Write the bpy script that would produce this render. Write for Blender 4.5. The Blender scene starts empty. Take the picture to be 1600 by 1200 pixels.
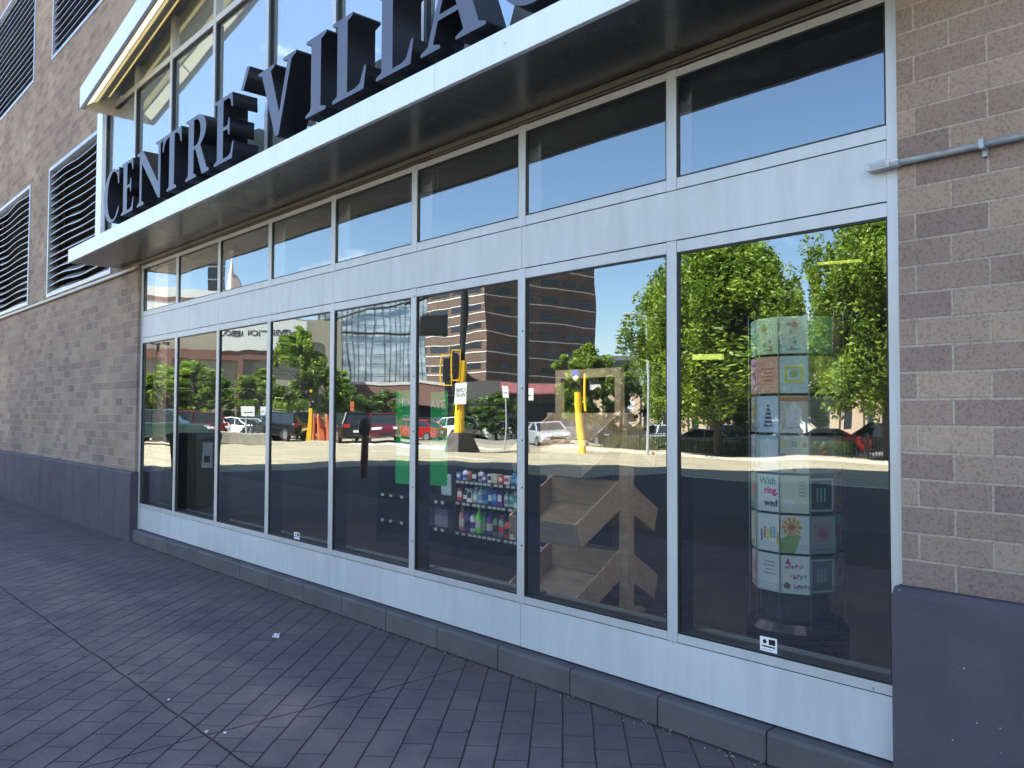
import bpy, bmesh, math, random
from math import radians, sin, cos, pi
from mathutils import Vector, Matrix, noise
random.seed(7)
S = bpy.context.scene
COL = S.collection

# ---------------------------------------------------------------- camera, sky, sun, exposure
CR = Vector((.67295, .73966, .00413)); CU = Vector((.02255, -.02610, .99941)); CF = Vector((-.7394, .6725, .03427))
CF.normalize(); CU = (CU - CF*CU.dot(CF)).normalized(); CR = CF.cross(CU)
CAM = Vector((9.9193, -3.2685, 1.4798)); FPX = 1301.4
cam = bpy.data.objects.new('camera', bpy.data.cameras.new('camera'))
COL.objects.link(cam)
cam.matrix_world = Matrix(((CR.x, CU.x, -CF.x, CAM.x), (CR.y, CU.y, -CF.y, CAM.y), (CR.z, CU.z, -CF.z, CAM.z), (0, 0, 0, 1)))
cam.data.sensor_width = 36; cam.data.lens = 36*FPX/1600
cam.data.clip_start = .05; cam.data.clip_end = 3000
S.camera = cam

W = bpy.data.worlds.new('World'); S.world = W; W.use_nodes = True
wn, wl = W.node_tree.nodes, W.node_tree.links
bg = wn['Background']; bg.inputs['Strength'].default_value = .062
sky = wn.new('ShaderNodeTexSky'); sky.sky_type = 'NISHITA'; sky.sun_disc = False
sky.sun_elevation = radians(51); sky.sun_rotation = radians(-6)
sky.air_density = 1.0; sky.dust_density = .25; sky.ozone_density = 1.5
# a few thin wisps of cloud in the sky itself
tc = wn.new('ShaderNodeTexCoord'); mp = wn.new('ShaderNodeMapping'); mp.inputs['Scale'].default_value = (2.2, 2.2, 7)
mp.inputs['Location'].default_value = (3.1, 1.2, .4)
nz = wn.new('ShaderNodeTexNoise'); nz.inputs['Scale'].default_value = 1.7; nz.inputs['Detail'].default_value = 8; nz.inputs['Roughness'].default_value = .62
rp = wn.new('ShaderNodeValToRGB'); rp.color_ramp.elements[0].position = .60; rp.color_ramp.elements[1].position = .8
mx = wn.new('ShaderNodeMixRGB'); mx.inputs['Color2'].default_value = (9, 9.3, 9.8, 1)
wl.new(tc.outputs['Generated'], mp.inputs[0]); wl.new(mp.outputs[0], nz.inputs['Vector']); wl.new(nz.outputs['Fac'], rp.inputs[0])
wl.new(rp.outputs[0], mx.inputs['Fac']); wl.new(sky.outputs[0], mx.inputs['Color1']); wl.new(mx.outputs[0], bg.inputs[0])

sun = bpy.data.objects.new('sun', bpy.data.lights.new('sun', 'SUN')); COL.objects.link(sun)
sun.data.energy = 5.0; sun.data.angle = radians(.53); sun.data.color = (1, .94, .84)
sun.rotation_euler = Vector((.08, -.8, -1)).to_track_quat('-Z', 'Y').to_euler()
S.view_settings.view_transform = 'Standard'; S.view_settings.look = 'None'
S.view_settings.exposure = 3.1; S.view_settings.gamma = 1
S.cycles.max_bounces = 9; S.cycles.transparent_max_bounces = 16; S.cycles.caustics_reflective = False; S.cycles.caustics_refractive = False
S.cycles.sample_clamp_indirect = 4

# ---------------------------------------------------------------- helpers
def gz(y):                                   # the street falls away gently from the building
    return -.014*max(0, min(-y, 45)-2)
MIR = Vector((CAM.x, .06-CAM.y, CAM.z))
def at(px, d):
    """ground point across the street: bearing of photo column px (1600 wide), d metres away"""
    v = CF*FPX + CR*(px-800); h = Vector((v.x, -v.y)).normalized()
    x, y = MIR.x+h.x*d, MIR.y+h.y*d
    return Vector((x, y, gz(y)))
def mat(name, color, rough=.6, metal=0, spec=.5, emit=None, es=1):
    m = bpy.data.materials.new(name); m.use_nodes = True
    b = m.node_tree.nodes['Principled BSDF']
    b.inputs['Base Color'].default_value = (*color, 1); b.inputs['Roughness'].default_value = rough
    b.inputs['Metallic'].default_value = metal; b.inputs['Specular IOR Level'].default_value = spec
    if emit: b.inputs['Emission Color'].default_value = (*emit, 1); b.inputs['Emission Strength'].default_value = es
    return m
class NT:
    def __init__(s, m): s.m = m; s.n = m.node_tree.nodes; s.l = m.node_tree.links; s.b = s.n['Principled BSDF']
    def add(s, t, **k):
        q = s.n.new('ShaderNode'+t)
        for a, v in k.items():
            if a.startswith('i_'):
                key = a[2:].replace('_', ' '); q.inputs[key].default_value = v
            else: setattr(q, a, v)
        return q
    def L(s, a, b): s.l.new(a, b)
def noisy(name, c1, c2, scale=4, rough=.6, metal=0, bump=0, bscale=60, bdist=.002, detail=6, stretch=None, r2=None):
    m = mat(name, c1, rough, metal); t = NT(m)
    tc = t.add('TexCoord'); mp = t.add('Mapping'); t.L(tc.outputs['Object'], mp.inputs[0])
    if stretch: mp.inputs['Scale'].default_value = stretch
    n = t.add('TexNoise', i_Scale=scale, i_Detail=detail); t.L(mp.outputs[0], n.inputs['Vector'])
    r = t.add('ValToRGB'); r.color_ramp.elements[0].position = .35; r.color_ramp.elements[1].position = .68
    r.color_ramp.elements[0].color = (*c1, 1); r.color_ramp.elements[1].color = (*c2, 1)
    t.L(n.outputs['Fac'], r.inputs[0]); t.L(r.outputs[0], t.b.inputs['Base Color'])
    if r2 is not None:
        mr = t.add('MapRange'); mr.inputs[3].default_value = rough; mr.inputs[4].default_value = r2
        t.L(n.outputs['Fac'], mr.inputs[0]); t.L(mr.outputs[0], t.b.inputs['Roughness'])
    if bump:
        n2 = t.add('TexNoise', i_Scale=bscale, i_Detail=5); t.L(tc.outputs['Object'], n2.inputs['Vector'])
        b = t.add('Bump', i_Strength=bump, i_Distance=bdist); t.L(n2.outputs['Fac'], b.inputs['Height']); t.L(b.outputs[0], t.b.inputs['Normal'])
    return m

class MB:
    """collects shapes and links them as one mesh object"""
    def __init__(s): s.v = []; s.f = []; s.mi = []; s.cur = 0
    def add(s, vs, fs):
        o = len(s.v); s.v += [tuple(v) for v in vs]; s.f += [[o+i for i in f] for f in fs]; s.mi += [s.cur]*len(fs); return s
    def box(s, x0, x1, y0, y1, z0, z1):
        return s.add([(x0,y0,z0),(x1,y0,z0),(x1,y1,z0),(x0,y1,z0),(x0,y0,z1),(x1,y0,z1),(x1,y1,z1),(x0,y1,z1)],
                     [(0,3,2,1),(4,5,6,7),(0,1,5,4),(1,2,6,5),(2,3,7,6),(3,0,4,7)])
    def hexa(s, p): return s.add(p, [(0,3,2,1),(4,5,6,7),(0,1,5,4),(1,2,6,5),(2,3,7,6),(3,0,4,7)])
    def prism(s, poly, d, ax='y', a=0):
        """poly in the plane across axis ax, extruded from a to a+d"""
        def P(u, w, t): return (u, t, w) if ax == 'y' else ((t, u, w) if ax == 'x' else (u, w, t))
        n = len(poly); vs = [P(u, w, a) for u, w in poly]+[P(u, w, a+d) for u, w in poly]
        fs = [list(range(n))[::-1], list(range(n, 2*n))]+[(i, (i+1) % n, n+(i+1) % n, n+i) for i in range(n)]
        return s.add(vs, fs)
    def tube(s, p0, p1, r0, r1=None, n=10, caps=True):
        r1 = r0 if r1 is None else r1; p0 = Vector(p0); p1 = Vector(p1); d = (p1-p0)
        q = d.to_track_quat('Z', 'Y'); vs = []
        for p, r in ((p0, r0), (p1, r1)):
            for i in range(n): vs.append(p+q@Vector((r*cos(2*pi*i/n), r*sin(2*pi*i/n), 0)))
        fs = [(i, (i+1) % n, n+(i+1) % n, n+i) for i in range(n)]
        if caps: fs += [list(range(n))[::-1], list(range(n, 2*n))]
        return s.add(vs, fs)
    def lathe(s, prof, n=14, c=(0, 0, 0)):
        vs = []; 
        for r, z in prof:
            for i in range(n): vs.append((c[0]+r*cos(2*pi*i/n), c[1]+r*sin(2*pi*i/n), c[2]+z))
        fs = []
        for k in range(len(prof)-1):
            for i in range(n): j = (i+1) % n; fs.append((k*n+i, k*n+j, (k+1)*n+j, (k+1)*n+i))
        fs += [list(range(n))[::-1], list(range((len(prof)-1)*n, len(prof)*n))]
        return s.add(vs, fs)
    def build(s, name, m, parent=None, bevel=0, smooth=False, loc=None, rz=0, kind=None, fix=True):
        me = bpy.data.meshes.new(name); me.from_pydata(s.v, [], s.f)
        for q in (m if isinstance(m, (list, tuple)) else [m]): me.materials.append(q)
        me.polygons.foreach_set('material_index', s.mi)
        if fix:
            bm = bmesh.new(); bm.from_mesh(me); bmesh.ops.recalc_face_normals(bm, faces=bm.faces); bm.to_mesh(me); bm.free()
        if smooth: me.polygons.foreach_set('use_smooth', [True]*len(me.polygons))
        o = bpy.data.objects.new(name, me); COL.objects.link(o)
        if parent: o.parent = parent
        if loc: o.location = loc
        o.rotation_euler.z = rz
        if bevel:
            b = o.modifiers.new('bevel', 'BEVEL'); b.width = bevel; b.segments = 2; b.limit_method = 'ANGLE'; b.angle_limit = radians(35)
        if kind: o['kind'] = kind
        return o
def tag(o, label, cat, group=None):
    o['label'] = label; o['category'] = cat
    if group: o['group'] = group
    return o
def thing(name, label, cat, loc=(0, 0, 0), rz=0, group=None):
    o = bpy.data.objects.new(name, None); COL.objects.link(o); o.location = loc; o.rotation_euler.z = rz
    o.empty_display_size = .1
    return tag(o, label, cat, group)
def kids(o): return [c for c in bpy.data.objects if c.parent == o]
def dup(o, parent=None, tree=None):
    c = o.copy(); COL.objects.link(c); c.parent = parent
    for ch in tree.get(o.name, []): dup(ch, c, tree)
    return c
def snapshot():
    t = {}
    for o in bpy.data.objects:
        if o.parent: t.setdefault(o.parent.name, []).append(o)
    return t
def text_mb(body, size, m, parent, name='lettering', loc=(0, 0, 0), rz=0, depth=.001, align='LEFT', mirror=False, bold=0):
    """flat lettering standing in the XZ plane facing -y"""
    cu = bpy.data.curves.new('t', 'FONT'); cu.body = body; cu.size = size; cu.extrude = depth; cu.align_x = align; cu.offset = bold; cu.space_line = .85
    cu.resolution_u = 3
    ob = bpy.data.objects.new('t', cu); COL.objects.link(ob)
    dg = bpy.context.evaluated_depsgraph_get(); me = bpy.data.meshes.new_from_object(ob.evaluated_get(dg))
    bpy.data.objects.remove(ob); bpy.data.curves.remove(cu)
    me.transform(Matrix.Rotation(pi/2, 4, 'X')); me.name = name
    me.materials.clear(); me.materials.append(m)
    o = bpy.data.objects.new(name, me); COL.objects.link(o); o.parent = parent; o.location = loc; o.rotation_euler.z = rz
    return o

# ---------------------------------------------------------------- materials
def glass_mat(name, ior, tint, rough=0.0, wave=.003, wscale=1.3, dust_haze=0):
    m = bpy.data.materials.new(name); m.use_nodes = True; n = m.node_tree.nodes; l = m.node_tree.links; n.clear()
    out = n.new('ShaderNodeOutputMaterial'); mix = n.new('ShaderNodeMixShader'); tr = n.new('ShaderNodeBsdfTransparent'); gl = n.new('ShaderNodeBsdfGlossy')
    tr.inputs[0].default_value = (*tint, 1); gl.inputs['Roughness'].default_value = rough; gl.inputs[0].default_value = (.84, .935, 1, 1)
    fr = n.new('ShaderNodeFresnel'); fr.inputs[0].default_value = ior
    ge = n.new('ShaderNodeNewGeometry'); mt = n.new('ShaderNodeMath'); mt.operation = 'SUBTRACT'; mt.inputs[0].default_value = 1
    mu = n.new('ShaderNodeMath'); mu.operation = 'MULTIPLY'
    l.new(ge.outputs['Backfacing'], mt.inputs[1]); l.new(fr.outputs[0], mu.inputs[0]); l.new(mt.outputs[0], mu.inputs[1])
    l.new(mu.outputs[0], mix.inputs[0]); l.new(tr.outputs[0], mix.inputs[1]); l.new(gl.outputs[0], mix.inputs[2]); l.new(mix.outputs[0], out.inputs[0])
    if dust_haze:
        df = n.new('ShaderNodeBsdfDiffuse'); df.inputs[0].default_value = (.8, .84, .86, 1); mm = n.new('ShaderNodeMixShader'); dm = n.new('ShaderNodeMath'); dm.operation = 'MULTIPLY'; dm.inputs[1].default_value = dust_haze
        dt = n.new('ShaderNodeTexCoord'); dp = n.new('ShaderNodeMapping'); dp.inputs['Scale'].default_value = (6, 1, 1.1); dp.inputs['Rotation'].default_value = (0, .12, 0); dn = n.new('ShaderNodeTexNoise'); dn.inputs['Scale'].default_value = 1.6; dn.inputs['Detail'].default_value = 7
        dr = n.new('ShaderNodeMapRange'); dr.inputs[1].default_value = .42; dr.inputs[2].default_value = .72; dr.inputs[3].default_value = 1 if dust_haze > .1 else .08; dr.inputs[4].default_value = 1.0
        d2 = n.new('ShaderNodeMath'); d2.operation = 'MULTIPLY'; l.new(dt.outputs['Object'], dp.inputs[0]); l.new(dp.outputs[0], dn.inputs['Vector']); l.new(dn.outputs['Fac'], dr.inputs[0])
        l.new(mt.outputs[0], dm.inputs[0]); l.new(dm.outputs[0], d2.inputs[0]); l.new(dr.outputs[0], d2.inputs[1]); l.new(d2.outputs[0], mm.inputs[0]); l.new(mix.outputs[0], mm.inputs[1]); l.new(df.outputs[0], mm.inputs[2]); l.new(mm.outputs[0], out.inputs[0])
    # backfaces let light through untinted
    m2 = n.new('ShaderNodeMixRGB'); m2.inputs['Color1'].default_value = (*tint, 1); m2.inputs['Color2'].default_value = (1, 1, 1, 1)
    l.new(ge.outputs['Backfacing'], m2.inputs['Fac']); l.new(m2.outputs[0], tr.inputs[0])
    if wave:
        tc = n.new('ShaderNodeTexCoord'); oi = n.new('ShaderNodeObjectInfo'); ad = n.new('ShaderNodeVectorMath'); ad.operation = 'ADD'
        mp = n.new('ShaderNodeMapping'); mp.inputs['Scale'].default_value = (1.25, 1, .8)
        sc = n.new('ShaderNodeMath'); sc.operation = 'MULTIPLY'; sc.inputs[1].default_value = 40
        nz = n.new('ShaderNodeTexNoise'); nz.inputs['Scale'].default_value = wscale; nz.inputs['Detail'].default_value = 1.5; nz.inputs['Roughness'].default_value = .4
        bu = n.new('ShaderNodeBump'); bu.inputs['Strength'].default_value = 1; bu.inputs['Distance'].default_value = wave
        l.new(oi.outputs['Random'], sc.inputs[0]); l.new(tc.outputs['Object'], mp.inputs[0]); l.new(mp.outputs[0], ad.inputs[0]); l.new(sc.outputs[0], ad.inputs[1])
        l.new(ad.outputs[0], nz.inputs['Vector']); l.new(nz.outputs['Fac'], bu.inputs['Height']); l.new(bu.outputs[0], gl.inputs['Normal'])
    return m
M = {}
M['glass'] = glass_mat('shop_glass', 2.95, (.68, .725, .73), dust_haze=.004)
M['glass_up'] = glass_mat('gable_glass', 7.5, (.5, .57, .55), wave=.002, dust_haze=.16)  # even pale haze painted in to brighten the upper glass
M['acrylic'] = glass_mat('acrylic', 1.3, (.93, .96, .97), wave=0)

def panel_mat(name, c1, c2, rough, metal, bump=.25):
    m = mat(name, c1, rough, metal); t = NT(m)
    tc = t.add('TexCoord'); mp = t.add('Mapping'); mp.inputs['Scale'].default_value = (5, 5, .7); t.L(tc.outputs['Object'], mp.inputs[0])
    n = t.add('TexNoise', i_Scale=2.2, i_Detail=7, i_Roughness=.65); t.L(mp.outputs[0], n.inputs['Vector'])
    n2 = t.add('TexNoise', i_Scale=1.1, i_Detail=4); t.L(tc.outputs['Object'], n2.inputs['Vector'])
    mu = t.add('Math', operation='MULTIPLY'); t.L(n.outputs['Fac'], mu.inputs[0]); t.L(n2.outputs['Fac'], mu.inputs[1])
    r = t.add('ValToRGB'); r.color_ramp.elements[0].position = .12; r.color_ramp.elements[1].position = .34
    r.color_ramp.elements[0].color = (*c2, 1); r.color_ramp.elements[1].color = (*c1, 1)
    t.L(mu.outputs[0], r.inputs[0])
    # small scuffs and chips
    n3 = t.add('TexNoise', i_Scale=24, i_Detail=3); t.L(tc.outputs['Object'], n3.inputs['Vector'])
    r3 = t.add('ValToRGB'); r3.color_ramp.elements[0].position = .73; r3.color_ramp.elements[1].position = .77
    t.L(n3.outputs['Fac'], r3.inputs[0])
    mc = t.add('MixRGB'); mc.inputs['Color2'].default_value = (c2[0]*.55, c2[1]*.52, c2[2]*.48, 1)
    t.L(r3.outputs[0], mc.inputs['Fac']); t.L(r.outputs[0], mc.inputs['Color1']); t.L(mc.outputs[0], t.b.inputs['Base Color'])
    mr = t.add('MapRange'); mr.inputs[3].default_value = rough-.08; mr.inputs[4].default_value = rough+.12
    t.L(n2.outputs['Fac'], mr.inputs[0]); t.L(mr.outputs[0], t.b.inputs['Roughness'])
    b = t.add('Bump', i_Strength=bump, i_Distance=.01); t.L(n2.outputs['Fac'], b.inputs['Height']); t.L(b.outputs[0], t.b.inputs['Normal'])
    return m
M['alu'] = panel_mat('anodised_aluminium', (.57, .585, .605), (.50, .505, .515), .42, .35)
M['panel'] = panel_mat('painted_metal_panel', (.59, .615, .64), (.50, .515, .53), .45, .2)
M['fascia'] = panel_mat('fascia_metal', (.82, .84, .86), (.74, .75, .75), .38, .3)
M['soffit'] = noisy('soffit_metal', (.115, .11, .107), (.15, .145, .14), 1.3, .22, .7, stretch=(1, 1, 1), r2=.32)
M['trim'] = noisy('dull_trim', (.21, .19, .16), (.14, .125, .105), 3, .5, .3)
M['darksill'] = mat('grey_inner_sill', (.10, .12, .13), .4)
M['gasket'] = mat('black_gasket', (.012, .011, .011), .45)
M['brownrev'] = mat('brown_reveal', (.05, .035, .028), .5)

def brick_mat(name, ax):
    m = mat(name, (.3, .25, .2), .85); t = NT(m); t.b.inputs['Specular IOR Level'].default_value = .2
    tc = t.add('TexCoord'); sp = t.add('SeparateXYZ'); t.L(tc.outputs['Object'], sp.inputs[0]); cb = t.add('CombineXYZ')
    dn = t.add('TexNoise', i_Scale=9, i_Detail=2); t.L(tc.outputs['Object'], dn.inputs['Vector'])
    t.L(sp.outputs[ax], cb.inputs[0]); t.L(sp.outputs[2], cb.inputs[1])
    mp = t.add('Mapping'); mp.inputs['Location'].default_value = (.004, -.835+.1005*20, 0); t.L(cb.outputs[0], mp.inputs[0])
    dv = t.add('VectorMath', operation='SCALE'); dv.inputs['Scale'].default_value = .004; t.L(dn.outputs['Color'], dv.inputs[0])
    av = t.add('VectorMath', operation='ADD'); t.L(mp.outputs[0], av.inputs[0]); t.L(dv.outputs[0], av.inputs[1])
    br = t.add('TexBrick', offset=.5, offset_frequency=2)
    br.inputs['Scale'].default_value = 1; br.inputs['Brick Width'].default_value = .254; br.inputs['Row Height'].default_value = .1005
    br.inputs['Mortar Size'].default_value = .0055; br.inputs['Mortar Smooth'].default_value = .35; br.inputs['Bias'].default_value = -.05
    br.inputs['Color1'].default_value = (.415, .315, .245, 1); br.inputs['Color2'].default_value = (.26, .19, .165, 1); br.inputs['Mortar'].default_value = (.45, .365, .30, 1)
    t.L(av.outputs[0], br.inputs['Vector'])
    n = t.add('TexNoise', i_Scale=95, i_Detail=5); t.L(tc.outputs['Object'], n.inputs['Vector'])
    r = t.add('ValToRGB'); r.color_ramp.elements[0].position = .36; r.color_ramp.elements[1].position = .5
    r.color_ramp.elements[0].color = (.76, .745, .73, 1); r.color_ramp.elements[1].color = (1, 1, 1, 1); t.L(n.outputs['Fac'], r.inputs[0])
    mm = t.add('MixRGB', blend_type='MULTIPLY'); mm.inputs['Fac'].default_value = 1; t.L(br.outputs['Color'], mm.inputs['Color1']); t.L(r.outputs[0], mm.inputs['Color2'])
    n2 = t.add('TexNoise', i_Scale=.8, i_Detail=6); t.L(tc.outputs['Object'], n2.inputs['Vector'])
    r2 = t.add('ValToRGB'); r2.color_ramp.elements[0].color = (.72, .72, .74, 1); r2.color_ramp.elements[1].color = (1.12, 1.1, 1.05, 1)
    r2.color_ramp.elements[0].position = .3; r2.color_ramp.elements[1].position = .7; t.L(n2.outputs['Fac'], r2.inputs[0])
    m3 = t.add('MixRGB', blend_type='MULTIPLY'); m3.inputs['Fac'].default_value = 1; t.L(mm.outputs[0], m3.inputs['Color1']); t.L(r2.outputs[0], m3.inputs['Color2'])
    t.L(m3.outputs[0], t.b.inputs['Base Color'])
    b = t.add('Bump', i_Strength=.7, i_Distance=.006, invert=True); t.L(br.outputs['Fac'], b.inputs['Height'])
    b2 = t.add('Bump', i_Strength=.5, i_Distance=.003); t.L(n.outputs['Fac'], b2.inputs['Height']); t.L(b.outputs[0], b2.inputs['Normal']); t.L(b2.outputs[0], t.b.inputs['Normal'])
    return m
M['brick'] = brick_mat('tan_brick', 0); M['bricky'] = brick_mat('tan_brick_side', 1)

def paving_mat():
    m = mat('brick_paving', (.1, .1, .1), .8); t = NT(m); t.b.inputs['Specular IOR Level'].default_value = .1
    tc = t.add('TexCoord'); mp = t.add('Mapping'); mp.inputs['Rotation'].default_value = (0, 0, radians(46)); mp.inputs['Location'].default_value = (0, .02, 0)
    t.L(tc.outputs['Object'], mp.inputs[0])
    dn = t.add('TexNoise', i_Scale=3, i_Detail=3); t.L(tc.outputs['Object'], dn.inputs['Vector'])
    dv = t.add('VectorMath', operation='SCALE'); dv.inputs['Scale'].default_value = .012; t.L(dn.outputs['Color'], dv.inputs[0])
    av = t.add('VectorMath', operation='ADD'); t.L(mp.outputs[0], av.inputs[0]); t.L(dv.outputs[0], av.inputs[1])
    br = t.add('TexBrick', offset=.5, offset_frequency=2)
    for k, v in dict(Scale=1, **{'Brick Width': .29, 'Row Height': .1435, 'Mortar Size': .005, 'Mortar Smooth': .6, 'Bias': 0.0}).items(): br.inputs[k].default_value = v
    br.inputs['Color1'].default_value = (.165, .141, .148, 1); br.inputs['Color2'].default_value = (.145, .124, .134, 1); br.inputs['Mortar'].default_value = (.05, .043, .047, 1)
    t.L(av.outputs[0], br.inputs['Vector'])
    # long joints, deeper than the cross joints
    sp = t.add('SeparateXYZ'); t.L(av.outputs[0], sp.inputs[0])
    dvd = t.add('Math', operation='DIVIDE'); dvd.inputs[1].default_value = .1435; t.L(sp.outputs[1], dvd.inputs[0])
    pp = t.add('Math', operation='PINGPONG'); pp.inputs[1].default_value = .5; t.L(dvd.outputs[0], pp.inputs[0])
    lj = t.add('MapRange', interpolation_type='SMOOTHSTEP'); lj.inputs[1].default_value = .012; lj.inputs[2].default_value = .038; lj.inputs[3].default_value = 1; lj.inputs[4].default_value = 0; t.L(pp.outputs[0], lj.inputs[0])
    # control joints square to the building
    so = t.add('SeparateXYZ'); ow = t.add('VectorMath', operation='ADD'); dv2 = t.add('VectorMath', operation='SCALE'); dv2.inputs['Scale'].default_value = .05
    t.L(dn.outputs['Color'], dv2.inputs[0]); t.L(tc.outputs['Object'], ow.inputs[0]); t.L(dv2.outputs[0], ow.inputs[1]); t.L(ow.outputs[0], so.inputs[0])
    outs = []
    for ax, off, per in ((0, 6.13, 19), (1, -1.70, 17)):
        a = t.add('Math', operation='SUBTRACT'); a.inputs[1].default_value = off+.025; t.L(so.outputs[ax], a.inputs[0])
        p2 = t.add('Math', operation='PINGPONG'); p2.inputs[1].default_value = per/2; t.L(a.outputs[0], p2.inputs[0])
        q = t.add('MapRange', interpolation_type='SMOOTHSTEP'); q.inputs[1].default_value = .002; q.inputs[2].default_value = .007; q.inputs[3].default_value = 1; q.inputs[4].default_value = 0
        t.L(p2.outputs[0], q.inputs[0]); outs.append(q)
    mxx = t.add('Math', operation='MAXIMUM'); t.L(outs[0].outputs[0], mxx.inputs[0]); t.L(outs[1].outputs[0], mxx.inputs[1])
    # long joints fade in and out with dirt
    fd = t.add('TexNoise', i_Scale=1.6, i_Detail=3); t.L(tc.outputs['Object'], fd.inputs['Vector'])
    fr = t.add('MapRange'); fr.inputs[1].default_value = .35; fr.inputs[2].default_value = .6; fr.inputs[3].default_value = .35; fr.inputs[4].default_value = 1; t.L(fd.outputs['Fac'], fr.inputs[0])
    lf = t.add('Math', operation='MULTIPLY'); t.L(lj.outputs[0], lf.inputs[0]); t.L(fr.outputs[0], lf.inputs[1])
    mx2 = t.add('Math', operation='MAXIMUM'); t.L(lf.outputs[0], mx2.inputs[0]); t.L(mxx.outputs[0], mx2.inputs[1])
    big = t.add('TexNoise', i_Scale=.9, i_Detail=8, i_Roughness=.6); t.L(tc.outputs['Object'], big.inputs['Vector'])
    rb = t.add('ValToRGB'); rb.color_ramp.elements[0].position = .3; rb.color_ramp.elements[1].position = .72
    rb.color_ramp.elements[0].color = (.78, .80, .83, 1); rb.color_ramp.elements[1].color = (1.22, 1.17, 1.12, 1); t.L(big.outputs['Fac'], rb.inputs[0])
    c1 = t.add('MixRGB', blend_type='MULTIPLY'); c1.inputs['Fac'].default_value = 1; t.L(br.outputs['Color'], c1.inputs['Color1']); t.L(rb.outputs[0], c1.inputs['Color2'])
    c2 = t.add('MixRGB'); c2.inputs['Color2'].default_value = (.034, .029, .034, 1); t.L(mx2.outputs[0], c2.inputs['Fac']); t.L(c1.outputs[0], c2.inputs['Color1'])
    fine = t.add('TexNoise', i_Scale=220, i_Detail=3); t.L(tc.outputs['Object'], fine.inputs['Vector'])
    rf = t.add('ValToRGB'); rf.color_ramp.elements[0].position = .3; rf.color_ramp.elements[1].position = .75; rf.color_ramp.elements[0].color = (.75, .75, .75, 1); rf.color_ramp.elements[1].color = (1.3, 1.28, 1.25, 1)
    t.L(fine.outputs['Fac'], rf.inputs[0])
    c3 = t.add('MixRGB', blend_type='MULTIPLY'); c3.inputs['Fac'].default_value = 1; t.L(c2.outputs[0], c3.inputs['Color1']); t.L(rf.outputs[0], c3.inputs['Color2'])
    st = t.add('TexVoronoi', i_Scale=5.5); t.L(tc.outputs['Object'], st.inputs['Vector'])
    sr = t.add('MapRange', interpolation_type='SMOOTHSTEP'); sr.inputs[1].default_value = .09; sr.inputs[2].default_value = .12; sr.inputs[3].default_value = .55; sr.inputs[4].default_value = 0; t.L(st.outputs['Distance'], sr.inputs[0])
    sk = t.add('SeparateXYZ'); t.L(st.outputs['Color'], sk.inputs[0]); sg = t.add('Math', operation='GREATER_THAN'); sg.inputs[1].default_value = .8; t.L(sk.outputs[0], sg.inputs[0])
    s2 = t.add('Math', operation='MULTIPLY'); t.L(sr.outputs[0], s2.inputs[0]); t.L(sg.outputs[0], s2.inputs[1])
    pt = t.add('TexNoise', i_Scale=3.2, i_Detail=7, i_Roughness=.7); t.L(tc.outputs['Object'], pt.inputs['Vector'])
    pr_ = t.add('ValToRGB'); pr_.color_ramp.elements[0].position = .35; pr_.color_ramp.elements[1].position = .68; pr_.color_ramp.elements[0].color = (.82, .83, .86, 1); pr_.color_ramp.elements[1].color = (1.2, 1.15, 1.1, 1); t.L(pt.outputs['Fac'], pr_.inputs[0])
    cx = t.add('MixRGB', blend_type='MULTIPLY'); cx.inputs['Fac'].default_value = 1; t.L(c3.outputs[0], cx.inputs['Color1']); t.L(pr_.outputs[0], cx.inputs['Color2'])
    cy = t.add('MixRGB'); cy.inputs['Color2'].default_value = (.045, .042, .045, 1); t.L(s2.outputs[0], cy.inputs['Fac']); t.L(cx.outputs[0], cy.inputs['Color1']); c3 = cy
    # brown dirt washed up against the building
    dr = t.add('MapRange', interpolation_type='SMOOTHSTEP'); dr.inputs[1].default_value = -.9; dr.inputs[2].default_value = .1; t.L(so.outputs[1], dr.inputs[0])
    dm = t.add('Math', operation='MULTIPLY'); t.L(dr.outputs[0], dm.inputs[0]); t.L(big.outputs['Fac'], dm.inputs[1])
    c4 = t.add('MixRGB'); c4.inputs['Color2'].default_value = (.125, .094, .075, 1); t.L(dm.outputs[0], c4.inputs['Fac']); t.L(c3.outputs[0], c4.inputs['Color1'])
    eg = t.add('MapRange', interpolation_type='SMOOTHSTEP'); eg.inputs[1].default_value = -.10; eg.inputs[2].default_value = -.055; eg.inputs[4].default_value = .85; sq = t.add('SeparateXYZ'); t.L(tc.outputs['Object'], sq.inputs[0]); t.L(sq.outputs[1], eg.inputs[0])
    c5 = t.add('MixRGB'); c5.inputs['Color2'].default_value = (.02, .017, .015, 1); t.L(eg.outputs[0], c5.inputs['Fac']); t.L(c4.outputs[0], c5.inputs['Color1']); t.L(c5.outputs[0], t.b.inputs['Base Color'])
    mj = t.add('Math', operation='MAXIMUM'); t.L(mx2.outputs[0], mj.inputs[0]); hf = t.add('Math', operation='MULTIPLY'); hf.inputs[1].default_value = .5
    t.L(br.outputs['Fac'], hf.inputs[0]); t.L(hf.outputs[0], mj.inputs[1])
    b = t.add('Bump', i_Strength=.8, i_Distance=.006, invert=True); t.L(mj.outputs[0], b.inputs['Height'])
    mid = t.add('TexNoise', i_Scale=28, i_Detail=6); t.L(tc.outputs['Object'], mid.inputs['Vector'])
    b2 = t.add('Bump', i_Strength=.5, i_Distance=.006); t.L(mid.outputs['Fac'], b2.inputs['Height']); t.L(b.outputs[0], b2.inputs['Normal']); t.L(b2.outputs[0], t.b.inputs['Normal'])
    mr = t.add('MapRange'); mr.inputs[3].default_value = .8; mr.inputs[4].default_value = .95; t.L(big.outputs['Fac'], mr.inputs[0]); t.L(mr.outputs[0], t.b.inputs['Roughness'])
    return m
M['paving'] = paving_mat()
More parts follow.
